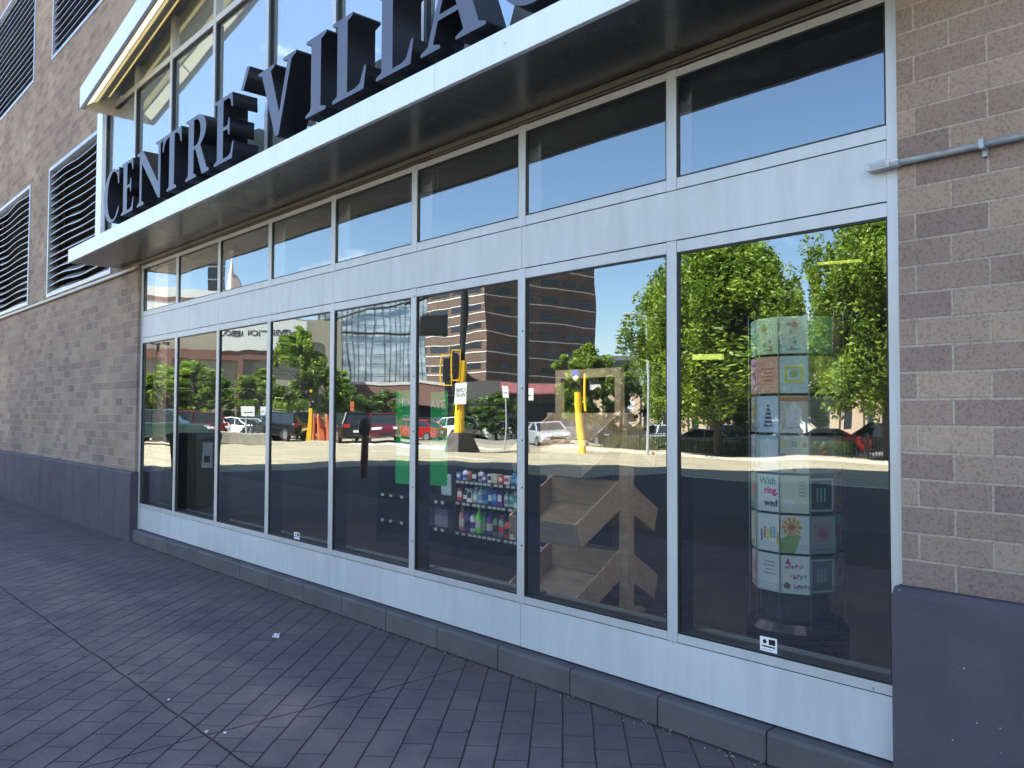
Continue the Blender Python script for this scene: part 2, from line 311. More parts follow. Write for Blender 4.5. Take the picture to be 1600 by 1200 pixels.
M['plinth'] = noisy('painted_plinth', (.066, .056, .074), (.084, .072, .090), 5, .8, bump=.5, bscale=70, bdist=.005)
t_ = NT(M['plinth']); tcx = t_.add('TexCoord'); nx = t_.add('TexVoronoi', i_Scale=26); t_.L(tcx.outputs['Object'], nx.inputs['Vector'])
rx_ = t_.add('MapRange'); rx_.inputs[1].default_value = .10; rx_.inputs[2].default_value = .05; t_.L(nx.outputs['Distance'], rx_.inputs[0])
sx_ = t_.add('SeparateXYZ'); t_.L(nx.outputs['Color'], sx_.inputs[0]); gx_ = t_.add('Math', operation='GREATER_THAN'); gx_.inputs[1].default_value = .82; t_.L(sx_.outputs[0], gx_.inputs[0])
ux_ = t_.add('Math', operation='MULTIPLY'); t_.L(rx_.outputs[0], ux_.inputs[0]); t_.L(gx_.outputs[0], ux_.inputs[1])
old = t_.b.inputs['Base Color'].links[0].from_socket; mxx_ = t_.add('MixRGB'); mxx_.inputs['Color2'].default_value = (.42, .40, .44, 1); t_.L(ux_.outputs[0], mxx_.inputs['Fac']); t_.L(old, mxx_.inputs['Color1']); t_.L(mxx_.outputs[0], t_.b.inputs['Base Color'])
M['curb'] = noisy('dark_base_stone', (.080, .071, .078), (.108, .096, .102), 4, .75, bump=.5, bscale=120, bdist=.002)
M['road'] = noisy('pale_street_concrete', (.26, .215, .14), (.37, .31, .205), .9, .85, detail=12, stretch=(.35, 1.6, 1))
M['painted_shade'] = noisy('road_shade_tone', (.022, .021, .022), (.036, .034, .034), .8, .85)  # near-black tone that paints extra depth into the building's shade
M['kerb'] = noisy('kerb_concrete', (.38, .34, .28), (.5, .45, .38), 2, .85)
M['lot'] = noisy('parking_asphalt', (.05, .05, .052), (.075, .073, .07), .6, .85)
M['white'] = mat('white_paint', (.8, .8, .78), .5)
M['letter'] = noisy('letter_face', (.080, .092, .150), (.095, .108, .17), 3, .42, .0)
M['letterside'] = mat('letter_return', (.008, .008, .012), .45)
M['steel'] = noisy('galvanised_steel', (.30, .33, .35), (.42, .45, .47), 30, .42, .25)
M['dark'] = mat('dark_metal', (.02, .02, .022), .4, .3)
M['louvre'] = noisy('louvre_blade', (.42, .42, .45), (.5, .5, .53), 5, .35, .5)
M['void'] = mat('dark_interior', (.014, .013, .015), .9)

# ---------------------------------------------------------------- ground
P = 1.067
def sheet(name, x0, x1, y0, y1, m, dz=0, ny=30, kind='structure'):
    mb = MB(); ys = [y0+(y1-y0)*i/ny for i in range(ny+1)]
    vs = []; 
    for y in ys: vs += [(x0, y, gz(y)+dz), (x1, y, gz(y)+dz)]
    mb.add(vs, [(2*i, 2*i+1, 2*i+3, 2*i+2) for i in range(ny)])
    return mb.build(name, m, kind=kind, fix=False)
g = MB(); g.add([(-900, -900, gz(-900)-.30), (900, -900, gz(-900)-.30), (900, -9.1, -.42), (900, 600, -.42), (-900, 600, -.42), (-900, -9.1, -.42)], [(0, 1, 2, 5), (5, 2, 3, 4)])
g.build('ground', noisy('far_ground', (.16, .15, .12), (.22, .2, .16), .05, .9), kind='structure', fix=False)
sheet('pavement', -40, 40, -5.0, .6, M['paving'], ny=30)
sheet('road_shade_sheet', -10.8, 40, -12.4, -5.0, M['painted_shade'], ny=12)  # dark sheets deepen the road's shade by colour, stepped along the shadow edge
sheet('road_shade_sheet', -4.6, 40, -15.8, -12.4, M['painted_shade'], ny=6)
def kerb(name, x0, x1, y0, y1, h, base):
    mb = MB(); mb.hexa([(x0, y0, gz(y0)-.3), (x1, y0, gz(y0)-.3), (x1, y1, gz(y1)-.3), (x0, y1, gz(y1)-.3), (x0, y0, gz(y0)+h), (x1, y0, gz(y0)+h), (x1, y1, gz(y1)+h), (x0, y1, gz(y1)+h)])
    return mb.build(name, M['kerb'], kind='structure', bevel=.02)
sheet('road', -140, 90, -28.4, -5.0, M['road'], -.008)
kerb('kerb', -22, 40, -28.6, -28.4, .1, 0)
sheet('far_pavement', -22, 40, -31.0, -28.6, noisy('far_pavement', (.40, .31, .19), (.48, .38, .25), .8, .85), .09, 4)
sheet('parking_lot', -140, 90, -75, -28.4, M['lot'], -.1)
mk = MB()
for i in range(7):                           # crosswalk and lane lines
    x = -22-i*1.3; mk.hexa([(x, -24.5, 0), (x+.6, -24.5, 0), (x+.6, -20.5, 0), (x, -20.5, 0), (x, -24.5, .001), (x+.6, -24.5, .001), (x+.6, -20.5, .001), (x, -20.5, .001)])
for i in range(12): mk.box(-20+i*5, -17.5+i*5, -16.1, -15.98, 0, .001)
mk.box(-60, -30, -13.1, -12.95, 0, .001)
mk.v = [(x, y, z+gz(y)-.004) for x, y, z in mk.v]
mk.build('road_marking', M['white'], kind='structure')

# ---------------------------------------------------------------- the shop building
B = thing('shop_building', 'tan brick building with a gabled aluminium shopfront and a white canopy', 'building')
Z1, Z2, Z3, ZS = .391, 2.313, 2.559, 3.197          # sill, head, transom sill, soffit
PB, PT = .15, 3.113                                  # base panel bottom, transom glass top
XR = 8.509
# brick walls either side of the shopfront, with window openings for the louvre vents
LV = [(-4.10, -1.03, 3.185, 5.15), (-8.35, -5.25, 3.185, 5.15), (-4.10, -1.03, 6.82, 8.85), (-8.35, -5.20, 6.82, 8.85)]
XL, HB = -11.8, 11.5
w = MB(); YW = -.035
xs = [XL, -8.35, -5.25, -4.10, -1.03, -.032]
zs = [.79, 3.185, 5.15, 6.82, 8.85, HB]
for i in range(5):
    for k in range(5):
        if i in (1, 3) and k in (1, 3): continue
        w.box(xs[i], xs[i+1], YW, .30, zs[k], zs[k+1])
w.build('brick_wall', M['brick'], B)
MB().box(8.565, 30, YW, .3, .835, HB).build('brick_wall', M['brick'], B)
MB().box(-.032, 8.565, .05, .3, 6.0, HB).build('brick_wall', M['brick'], B)
MB().box(XL-.3, XL-.002, YW, 26, -.3, HB).build('side_wall', M['bricky'], B)
MB().box(XL-.4, 30.1, -.08, 26, HB+.002, HB+.35).build('parapet', M['fascia'], B)
MB().box(XL, 30, 6.6, 26, -.3, HB).build('rear_block', M['brick'], B)
MB().box(XL, -.6, .62, 6.59, -.3, HB).build('rear_block', M['void'], B)
MB().box(9.3, 30, .62, 6.59, -.3, HB).build('rear_block', M['void'], B)
MB().box(-.59, 9.29, 1.5, 6.59, 6.3, HB).build('rear_block', M['void'], B)
tw = MB(); tw.prism([(-3.2, 1.2), (-16.0, 13.5), (.2, 30.5), (13.5, 18)], 21, 'z', HB+.36)  # unseen tower added so its roof edge shapes the shadow on the street
tag(tw.build('shadow_tower', M['brick']), 'unseen brick tower added behind the shop, turned to shape the street shadow', 'building')
# plinths
pl = MB(); pl.prism([(-.10, -.3), (-.10, .76), (-.075, .79), (.3, .79), (.3, -.3)], .0, 'x')
def plinth(x0, x1, h, yf, joints=.30):
    mb = MB(); mb.prism([(yf, -.3), (yf, h-.03), (yf+.03, h-.002), (.25, h-.002), (.25, -.3)], x1-x0, 'x', x0)
    return mb
n = 0; x = -.0
mbp = MB()
while x > -11.7:
    wd = .575; mbp.prism([(-.09, -.3), (-.09, .765), (-.065, .788), (.25, .788), (.25, -.3)], wd-.008, 'x', x-wd+.004); x -= wd
mbp.build('plinth', M['plinth'], B, bevel=.004)
plinth(8.553, 30, .835, -.105).build('plinth', M['plinth'], B)
# stone base course under the shopfront: joints every 0.575 m
cb = MB(); js = [8.0-.575*i for i in range(15)]+[-.0]
edges = [8.551]+js
for a, b in zip(edges[:-1], edges[1:]):
    if a-b < .05: continue
    cb.prism([(-.06, -.3), (-.06, .118), (-.052, .134), (.2, .147), (.2, -.3)], a-b-.007, 'x', b+.0035)
cb.build('base_course', M['curb'], B, bevel=.004)
MB().box(-.02, 8.54, -.035, .19, -.25, .128).build('base_joint', M['gasket'], B)
# frames
mw = .029
for k in range(0, 9):
    c = k*P
    x0, x1 = (c-.03, c+mw) if k == 0 else ((XR, 8.563) if k == 8 else (c-mw, c+mw))
    if k in (0, 8): MB().box(x0, x1, -.001, .016, .135, PT+.04).build('mullion', M['alu'], B, bevel=.0015)
    else:
        for za, zb in ((Z1+.001, Z2), (Z3+.001, PT+.04)): MB().box(x0, x1, 0, .016, za, zb).build('mullion', M['alu'], B, bevel=.0015)
    MB().box(x0+.001, x1-.001, .0165, .13, .14, PT+.039).build('mullion_back', M['gasket'], B)
def sash(a, b, z0, z1, zb, zt, label):
    """one glazed bay: rails above and below, black gasket, pane"""
    f = bpy.data.objects.new('window', None); COL.objects.link(f); f.parent = B
    MB().box(a+.0015, b-.0015, .0015, .03, z0+.003, zb).build('sill_rail', M['alu'], f, bevel=.001); MB().box(a+.0015, b-.0015, .0015, .03, zt, z1-.003).build('head_rail', M['alu'], f, bevel=.001)
    g_ = MB(); t = .009
    for q in ((a, a+t, zb, zt), (b-t, b, zb, zt), (a+t, b-t, zb, zb+t), (a+t, b-t, zt-t, zt)): g_.box(q[0], q[1], .006, .10, q[2], q[3])
    g_.build('gasket', M['gasket'], f)
    ca, cz = (a+b)/2, (zb+zt)/2
    pn = MB().box(-(b-a)/2+.004, (b-a)/2-.004, -.004, .004, -(zt-zb)/2+.004, (zt-zb)/2-.004).build('pane', M['glass'], f, loc=(ca, .019, cz))
    pn.rotation_euler = (radians(random.uniform(-.07, .07)), 0, radians(random.uniform(-.08, .08)))
    # inner sill
    MB().box(a+.001, b-.001, .036, .24, z0-.01, zb-.012).build('inner_sill', M['darksill'], f)
    return f
for k in range(8):
    a, b = k*P+mw, (k+1)*P-mw
    if k == 7: b = XR
    sash(a, b, Z1, Z2, Z1+.043, Z2-.058, '')
    sash(a, b, Z3, PT+.04, Z3+.058, PT, '')
# screws and drip holes on the mullions
for k, zz in ((5, (.62, .98, 1.35, 1.72, 2.26)), (6, (.72, 1.05, 1.32, 1.62, 1.95))):
    for z in zz: MB().tube((k*P+.012, .0005, z), (k*P+.012, -.0015, z), .006, n=8).build('screw', M['dark'], B)
for a, b in ((0, 2), (2, 4), (4, 6), (6, 8)):
    xa, xb = (a*P+.0015 if a else .0305), (b*P-.0015 if b < 8 else XR-.002)
    MB().box(xa, xb, .0035, .10, Z2+.004, Z3-.002).build('spandrel_panel', M['panel'], B)
    MB().box(xa, xb, .0035, .10, PB-.003, Z1-.0015).build('base_panel', M['panel'], B)
MB().box(.03, XR, .012, .09, PB, PT+.03).build('joint_backing', M['gasket'], B) if False else None
for z0, z1 in ((Z2-.01, Z2+.01), (Z3-.01, Z3+.01), (Z1-.01, Z1+.01)): MB().box(.03, XR, .008, .0995, z0, z1).build('joint_shadow_gap', M['gasket'], B)
# head trims below the soffit
MB().box(-.03, 8.563, -.012, .2, PT+.042, ZS-.034).build('head_trim', M['trim'], B, bevel=.002)
MB().box(-.03, 8.563, -.030, .2, ZS-.032, ZS-.002).build('head_trim', M['trim'], B, bevel=.003)
gt = MB().tube((-7.9, -.06, ZS-.085), (-.05, -.06, ZS-.085), .011, n=8)
gt.build('wall_ledge', M['trim'], B)
MB().box(-11.7, -.035, -.062, -.036, ZS-.072, ZS-.052).build('wall_ledge', M['alu'], B)
# canopy
YC, XC0, XC1, ZF = -.62, -.65, 9.18, 3.345
can = thing('canopy', '', ''); can.parent = B
del can['label']; del can['category']
for a, b in ((XC0, 1.2), (1.2, 3.79), (3.79, 6.38), (6.38, XC1)):
    MB().box(a+.001, b-.001, YC, YC+.03, ZS-.004, ZF).build('fascia', M['fascia'], can, bevel=.003)
for a, b in ((XC0+.03, 1.2), (1.2, 3.79), (3.79, 6.38), (6.38, XC1-.03)):
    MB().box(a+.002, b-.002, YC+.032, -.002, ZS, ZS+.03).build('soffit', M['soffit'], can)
MB().box(XC0, XC0+.028, YC+.031, -.037, ZS-.004, ZF).build('fascia', M['fascia'], can)
MB().box(XC1-.028, XC1, YC+.031, -.037, ZS-.004, ZF).build('fascia', M['fascia'], can)
MB().box(XC0+.03, XC1-.03, YC+.032, .04, ZS+.034, ZF-.002).build('roof', M['fascia'], can)

# gable: upper glazing on its own box
YU = -.25; GX = 4.267; SL = .172
def rake(x, z0, x0=-.66): return z0+SL*((x-x0) if x < GX else (2*GX-x-x0))
TB = 5.048
gl0 = 5.11                                     # glass top at the left post
for k in range(-1, 9):                          # vertical bars
    xm = .407+P*k
    if k == -1: a, b = -.655, -.61
    elif k == 8: a, b = 9.14, 9.19
    else: a, b = xm-.026, xm+.026
    top = rake((a+b)/2, gl0)
    mb = MB(); mb.box(a, b, YU, YU+.13, ZF+.0, top); mb.build('upper_mullion', M['alu'], B, bevel=.002)
    a2, b2 = b+.001, (.407+P*(k+1)-.027 if k < 7 else 9.139)
    if k == 8: continue
    for z0 in (TB,): 
        f = MB().box(a2, b2, YU+.002, YU+.12, z0-.03, z0+.03).build('upper_window', M['alu'], B, bevel=.001)
    MB().box(a2, b2, YU+.02, YU+.10, TB-.045, TB-.0305).build('gasket', M['gasket'], f)
    xm2 = (a2+b2)/2
    o = MB().box(-(b2-a2)/2, (b2-a2)/2, -.004, .004, 0, TB-.046-ZF).build('pane', M['glass_up'], f, loc=(xm2, YU+.04, ZF)); o.rotation_euler = (radians(random.uniform(-.1, .1)), 0, radians(random.uniform(-.1, .1)))
    pts = [(a2, TB+.031), (b2, TB+.031), (b2, rake(b2, gl0))]
    if a2 < GX < b2: pts.append((GX, rake(GX, gl0)))
    pts.append((a2, rake(a2, gl0)))
    MB().prism(pts, .008, 'y', YU+.036).build('pane', M['glass_up'], f)
    MB().box(a2, a2+.026, YU+.004, YU+.1, ZF, TB-.05).build('gasket', M['gasket'], f)
    MB().box(b2-.012, b2, YU+.02, YU+.1, ZF, TB-.05).build('gasket', M['gasket'], f)
MB().box(-.86, -.657, YU-.03, YU+.26, ZF+.001, 5.075).build('corner_post', M['fascia'], B, bevel=.004)
MB().box(9.191, 9.39, YU-.03, YU+.26, ZF+.001, 5.075).build('corner_post', M['fascia'], B, bevel=.004)
def rakebar(x0, x1, za, dz, y0, y1, name, m, par, zoff=0):
    """sloping member on both sides of the gable"""
    for s in (0, 1):
        def Pt(x, z): return (x if s == 0 else 2*GX-x, z)
        poly = [Pt(x0, za), Pt(x1, za+SL*(x1-x0)), Pt(x1, za+SL*(x1-x0)+dz), Pt(x0, za+dz)]
        MB().prism(poly, y1-y0, 'y', y0).build(name, m, par)
M['tube'] = mat('lit_tube', (1, .95, .8), .5, emit=(1, .90, .62), es=.16); M['added_glow'] = mat('added_yellow_glow', (1, .9, .6), .5, emit=(1, .80, .34), es=.075); M['soffitw'] = mat('warm_soffit', (.55, .52, .46), .4, .2); M['gold'] = mat('cream_reflector', (.70, .58, .30), .35, .3)
roof = bpy.data.objects.new('gable_roof', None); COL.objects.link(roof); roof.parent = B
rakebar(-.66, GX, gl0+.002, .05, YU-.001, YU+.13, 'head_frame', M['alu'], roof)
# rake fascia, soffit, roof slab
FX = -.30; FZ = 4.915
rakebar(FX, GX, FZ+.0, .235, -.62, -.59, 'rake_fascia', M['fascia'], roof)
MB().prism([(-.62, FZ-.002), (-.59, FZ-.002), (YU+.5, FZ+.0), (YU+.5, FZ+.235), (-.62, FZ+.235)], .02, 'x', FX-.021).build('end_board', M['soffitw'], roof)
# soffit runs from fascia bottom up to head frame
for s in (0, 1):
    def Q(x, y, z): return (x if s == 0 else 2*GX-x, y, z)
    def strip(name, ya, yb, za, zb, m, x0=FX, x1=GX, th=.012):
        d0 = SL*(x0-FX); d1 = SL*(x1-FX)
        MB().hexa([Q(x0, ya, FZ+za+d0), Q(x1, ya, FZ+za+d1), Q(x1, yb, FZ+zb+d1), Q(x0, yb, FZ+zb+d0), Q(x0, ya, FZ+za+d0+th), Q(x1, ya, FZ+za+d1+th), Q(x1, yb, FZ+zb+d1+th), Q(x0, yb, FZ+zb+d0+th)]).build(name, m, roof)
    strip('soffit', -.588, -.565, .002, .02, M['soffitw']); strip('soffit', -.487, -.470, .085, .098, M['soffitw']); strip('soffit', -.425, -.325, .128, .20, M['soffitw'])
    strip('glow_strip', -.469, -.430, .098, .125, M['added_glow']); strip('glow_strip', -.323, -.300, .20, .214, M['added_glow']); strip('reflector', -.299, YU-.003, .214, .245, M['gold'])  # yellow strips are added glow standing in for tube light on the reflectors
    x0 = FX; z0 = FZ+.262; z1 = z0+SL*(GX-x0)
    MB().hexa([Q(x0, -.588, z0), Q(GX, -.588, z1), Q(GX, YU, z1), Q(x0, YU, z0), Q(x0, -.588, z0+.02), Q(GX, -.588, z1+.02), Q(GX, YU, z1+.02), Q(x0, YU, z0+.02)]).build('roof_slab', M['soffitw'], roof)
    MB().hexa([Q(x0, YU+.001, z0), Q(GX, YU+.001, z1), Q(GX, 1.5, z1), Q(x0-.3, 1.5, z0), Q(x0, YU+.001, z0+.118), Q(GX, YU+.001, z1+.118), Q(GX, 1.5, z1+.118), Q(x0-.3, 1.5, z0+.118)]).build('roof_slab', M['fascia'], roof)
    # fluorescent strips let into the soffit
    L = 1.22; x = FX+.05
    while x+L < GX:
        strip('glow_strip', -.564, -.488, .022, .082, M['tube'], x, x+L-.05)
        x += L
# dark room behind the upper glass
MB().box(-.59, 9.29, .9, 1.4, 3.6, 6.2).build('upper_room_wall', mat('pale_room', (.45, .52, .5), .9), B)
# louvre vents with buckled blades
for i, (x0, x1, z0, z1) in enumerate(LV):
    f = MB(); t = .05
    for q in ((x0, x0+t, z0, z1), (x1-t, x1, z0, z1), (x0+t, x1-t, z0, z0+t), (x0+t, x1-t, z1-t, z1)): f.box(q[0], q[1], YW-.012, .1, q[2], q[3])
    f = f.build('louvre_vent', M['louvre'], B)
    MB().box(x0+t, x1-t, .18, .2, z0+t, z1-t).build('backing', M['void'], f)
    bl = MB(); n = 17; seg = 26; amp = [.0, .0, .0, .0][i]+(.016 if i < 2 else .005)
    for r in range(n):
        zc = z0+t+(z1-z0-2*t)*(r+.5)/n; vs = []; ph = random.uniform(0, .8)
        for s_ in range(seg+1):
            x = x0+t+(x1-x0-2*t)*s_/seg; u = s_/seg
            dz = amp*sin(u*pi)*(sin(u*7+ph+i*1.7)+.7*noise.noise((u*3, r*.35, i*5)))*(1.0+.5*sin(r*.9))
            dy = amp*.5*sin(u*pi)*noise.noise((u*4+9, r*.3, i))
            for (yy, zz) in ((-.030, -.052), (-.030, -.042), (.075, .046), (.075, .036)): vs.append((x, yy+dy, zc+zz+dz))
        fs = []
        for s_ in range(seg):
            for q in range(4): fs.append((s_*4+q, s_*4+(q+1) % 4, (s_+1)*4+(q+1) % 4, (s_+1)*4+q))
        bl.add(vs, fs)
    bl.build('blades', M['louvre'], f, smooth=False)

# conduit with its junction box on the right jamb
cd = thing('conduit', 'grey steel conduit with a white junction box crossing the right brick wall', 'conduit', (8.44, -.05, 2.45))
cd_m = MB().tube((.115, -.012, -.012), (3.2, -.022, -.012), .0125, n=12); cd_m.build('pipe', M['steel'], cd, smooth=True)
jb = MB(); pts = []
for i in range(16):
    a = 2*pi*i/16; pts.append((.056+(.036 if cos(a) > 0 else -.036)+.018*cos(a), .018*sin(a)))
jb.prism(pts, .052, 'y', -.002); jb.build('junction_box', mat('cast_box', (.55, .57, .6), .45, .2), cd, bevel=.005)
MB().box(.022, .086, -.0045, -.003, -.009, .009).build('cover_plate', mat('cover', (.40, .42, .46), .4), cd)
MB().tube((.112, -.012, -.012), (.145, -.012, -.012), .017, n=12).build('coupling', M['steel'], cd)
c_ = MB(); c_.box(.43, .446, -.038, .012, -.03, .004); c_.box(.430, .446, .0, .016, -.052, -.03); c_.build('pipe_clip', M['steel'], cd)

# ---------------------------------------------------------------- sign letters: CENTRE' VILLAGE
def arc(cx, cy, rx, ry, a0, a1, n=14): return [(cx+rx*cos(radians(a0+(a1-a0)*i/n)), cy+ry*sin(radians(a0+(a1-a0)*i/n))) for i in range(n+1)]
sv = .035
GL = {}
GL['I'] = [[(.02,0),(.48,0),(.48,sv),(.36,.075),(.36,.925),(.48,1-sv),(.48,1),(.02,1),(.02,1-sv),(.14,.925),(.14,.075),(.02,sv)]]
GL['L'] = [[(0,0),(.68,0),(.73,.27),(.69,.27),(.60,.09),(.50,.055),(.33,.055),(.33,.93),(.44,1-sv),(.44,1),(0,1),(0,1-sv),(.11,.93),(.11,.07),(0,sv)]]
GL['E'] = [[(0,0),(.66,0),(.71,.25),(.67,.25),(.60,.09),(.50,.055),(.33,.055),(.33,.48),(.48,.48),(.53,.38),(.56,.38),(.56,.64),(.53,.64),(.48,.535),(.33,.535),(.33,.945),(.50,.945),(.58,.91),(.63,.78),(.67,.78),(.65,1),(0,1),(0,1-sv),(.11,.93),(.11,.07),(0,sv)]]
GL['T'] = [[(.22,0),(.64,0),(.64,sv),(.54,.075),(.54,.945),(.66,.93),(.76,.87),(.81,.74),(.85,.74),(.83,1),(.03,1),(.01,.74),(.05,.74),(.10,.87),(.20,.93),(.32,.945),(.32,.075),(.22,sv)]]
GL['N'] = [[(.02,0),(.36,0),(.36,sv),(.24,.08),(.24,.78),(1.04,-.02),(1.12,-.02),(1.12,.925),(1.24,1-sv),(1.24,1),(.90,1),(.90,1-sv),(1.02,.925),(1.02,.27),(.30,1),(0,1),(0,1-sv),(.14,.92),(.14,.08),(.02,sv)]]
GL['V'] = [[(.50,-.02),(.60,-.02),(.93,.93),(1.05,1-sv),(1.05,1),(.70,1),(.70,1-sv),(.82,.93),(.61,.28),(.36,.93),(.46,1-sv),(.46,1),(0,1),(0,1-sv),(.11,.93)]]
GL['A'] = [[(0,0),(.33,0),(.33,sv),(.21,.075),(.29,.30),(.62,.30),(.70,.075),(.58,sv),(.58,0),(1.04,0),(1.04,sv),(.93,.075),(.58,1.02),(.48,1.02),(.12,.075),(0,sv)], [(.315,.36),(.455,.75),(.595,.36)]]
GL['R'] = [[(0,0),(.44,0),(.44,sv),(.33,.075),(.33,.46),(.40,.46),(.67,0),(.95,0),(.95,sv),(.86,.07),(.60,.485)]+arc(.44,.74,.38,.26,-62,90,12)+[(0,1),(0,1-sv),(.11,.93),(.11,.075),(0,sv)], [(.33,.515)]+arc(.40,.73,.20,.215,-90,90,10)+[(.33,.945)]]
GL['C'] = [arc(.54,.5,.54,.53,42,318,26)+[(.93,.20),(.90,.22)]+arc(.56,.5,.32,.46,310,62,24)[0:0]+[(.90,.22)]+arc(.58,.5,.34,.475,308,52,24)+[(.86,.70),(.90,.70),(.93,.98),(.90,.98)]]
GL['C'] = [arc(.54,.5,.54,.53,48,316,28)+[(.97,.25)]+arc(.60,.5,.37,.475,318,46,24)+[(.90,.68),(.95,.68),(.95,1.0),(.915,1.0)]]
GL['G'] = [arc(.54,.5,.54,.53,48,300,28)+[(.98,.10),(.98,.42),(1.06,.46),(1.06,.50),(.66,.50),(.66,.46),(.78,.42),(.78,.12)]+arc(.60,.5,.37,.475,298,46,24)+[(.90,.68),(.95,.68),(.95,1.0),(.915,1.0)]]
GL["'"] = [[(0,-.02),(.085,-.04),(.27,.25),(.185,.27)]]
sign = thing('shop_sign', "dark blue serif letters reading CENTRE' VILLAGE standing along the canopy", 'sign', (0, 0, 0))
def glyph(ch, x, w, H=.522, z=3.448, yf=-.575, d=.205, name='letter'):
    polys = GL[ch]; wm = max(u for u, v in polys[0])
    cu = bpy.data.curves.new('g', 'CURVE'); cu.dimensions = '2D'; cu.fill_mode = 'BOTH'; cu.extrude = d/2
    for pl_ in polys:
        sp = cu.splines.new('POLY'); sp.points.add(len(pl_)-1); sp.use_cyclic_u = True
        for i, (u, v) in enumerate(pl_): sp.points[i].co = (u*w/wm, v*H, 0, 1)
    ob = bpy.data.objects.new('g', cu); COL.objects.link(ob)
    dg = bpy.context.evaluated_depsgraph_get(); me = bpy.data.meshes.new_from_object(ob.evaluated_get(dg))
    bpy.data.objects.remove(ob); bpy.data.curves.remove(cu)
    me.transform(Matrix.Rotation(pi/2, 4, 'X')); me.name = name
    me.materials.clear(); me.materials.append(M['letter']); me.materials.append(M['letterside'])
    for p_ in me.polygons: p_.material_index = 0 if p_.normal.y < -.7 else 1
    o = bpy.data.objects.new(name, me); COL.objects.link(o); o.parent = sign; o.location = (x, yf+d/2, z)
    return o
for ch, x, w_ in (('C', .50, .50), ('E', 1.07, .37), ('N', 1.53, .70), ('T', 2.21, .46), ('R', 2.77, .50), ('E', 3.37, .37), ('V', 4.16, .58), ('I', 4.87, .28), ('L', 5.23, .40), ('L', 5.74, .38), ('A', 6.19, .56), ('G', 6.82, .55), ('E', 7.46, .37)):
    glyph(ch, x, w_)['label'] = 'letter '+ch
glyph("'", 3.86, .15, z=3.448+.50, name='accent_mark')
MB().box(.45, 7.9, -.44, -.40, ZF+.003, ZF+.10).build('mounting_rail', M['letterside'], sign)

# ---------------------------------------------------------------- inside the shop
F0 = .15
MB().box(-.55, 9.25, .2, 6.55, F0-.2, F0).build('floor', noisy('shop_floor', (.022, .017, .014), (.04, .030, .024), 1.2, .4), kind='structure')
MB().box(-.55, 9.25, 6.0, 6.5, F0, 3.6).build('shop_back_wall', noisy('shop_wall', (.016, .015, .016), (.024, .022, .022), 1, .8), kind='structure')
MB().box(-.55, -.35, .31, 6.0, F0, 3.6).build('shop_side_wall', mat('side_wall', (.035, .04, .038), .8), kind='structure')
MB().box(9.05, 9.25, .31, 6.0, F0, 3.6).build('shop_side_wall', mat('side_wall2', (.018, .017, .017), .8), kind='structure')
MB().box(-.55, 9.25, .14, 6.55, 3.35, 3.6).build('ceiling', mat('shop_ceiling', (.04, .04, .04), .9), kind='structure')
LM = mat('lit_diffuser', (.9, .9, .8), .5, emit=(.95, 1, 1), es=2)
for i, (x, l) in enumerate(((1.6, 'lit ceiling light at the left end of the shop'), (4.2, 'lit ceiling light above the shop shelving'), (6.6, 'lit ceiling light above the wooden rack'), (8.2, 'lit ceiling light above the card stand'))):
    t = thing('ceiling_light', l, 'light', (x, 3.0, 3.34), 0, 'shop ceiling lights')
    MB().box(-.62, .62, -.16, .16, -.05, 0).build('housing', M['white'], t)
    MB().box(-.58, .58, -.13, .13, -.056, -.0505).build('diffuser', LM, t)
WM = mat('fill_strip_glow', (.9, .9, .8), .5, emit=(.97, 1, 1), es=9)  # hidden fill lamp, added to brighten the cards from the front
t = thing('hidden_fill_strip', 'long added strip light hidden behind the window heads, brightening the cards', 'light', (0, .27, 3.33))
MB().box(.3, 8.6, -.06, .06, -.05, 0).build('housing', M['white'], t); MB().box(.35, 8.55, -.045, .045, -.056, -.0505).build('diffuser', WM, t)
YM = mat('yellow_diffuser', (.8, .8, .3), .5, emit=(.85, 1, .12), es=.10)
for (x, y, z, w_, h, l) in ((4.50, 4.4, 2.07, .30, .055, 'glowing yellow hanging light seen left of the card stand'), (6.15, 4.4, 2.93, .2, .012, 'thin glowing yellow hanging light high on the right of the last window')):
    t = thing('hanging_light', l, 'light', (x, y, z), radians(20), 'yellow hanging lights')
    MB().box(-w_, w_, -.05, .05, 0, h).build('housing', YM, t, bevel=.006)
    for q in (-.2, .2): MB().tube((q, 0, h), (q, 0, 3.34-z), .004, n=5).build('cord', M['dark'], t)

def wood_mat():
    m = mat('pine_board', (.5, .36, .22), .55); t = NT(m); tc = t.add('TexCoord'); mp = t.add('Mapping'); mp.inputs['Scale'].default_value = (3, 14, 14); t.L(tc.outputs['Object'], mp.inputs[0])
    n = t.add('TexNoise', i_Scale=2.5, i_Detail=6, i_Distortion=.6); t.L(mp.outputs[0], n.inputs['Vector'])
    r = t.add('ValToRGB'); r.color_ramp.elements[0].position = .3; r.color_ramp.elements[1].position = .7
    r.color_ramp.elements[0].color = (.42, .28, .175, 1); r.color_ramp.elements[1].color = (.56, .39, .25, 1); t.L(n.outputs['Fac'], r.inputs[0]); t.L(r.outputs[0], t.b.inputs['Base Color']); return m
M['wood'] = wood_mat()
rk = thing('display_rack', 'pale wooden display rack with sloping empty trays on both sides behind the glass', 'rack', (6.06, .95, F0))
for x in (-.37, .30): MB().box(x, x+.07, -.035, .035, 0, 1.33).build('post', M['wood'], rk, bevel=.003)
hf = MB(); 
for q in ((-.30, .30, 1.27, 1.33), (-.30, .30, 1.57, 1.63), (-.30, -.25, 1.331, 1.569), (.25, .30, 1.331, 1.569)): hf.box(q[0], q[1], -.02, .02, q[2], q[3])
hf.build('header_frame', M['wood'], rk)
MB().box(-.29, .29, -.25, .25, .0, .03).build('base', M['wood'], rk)
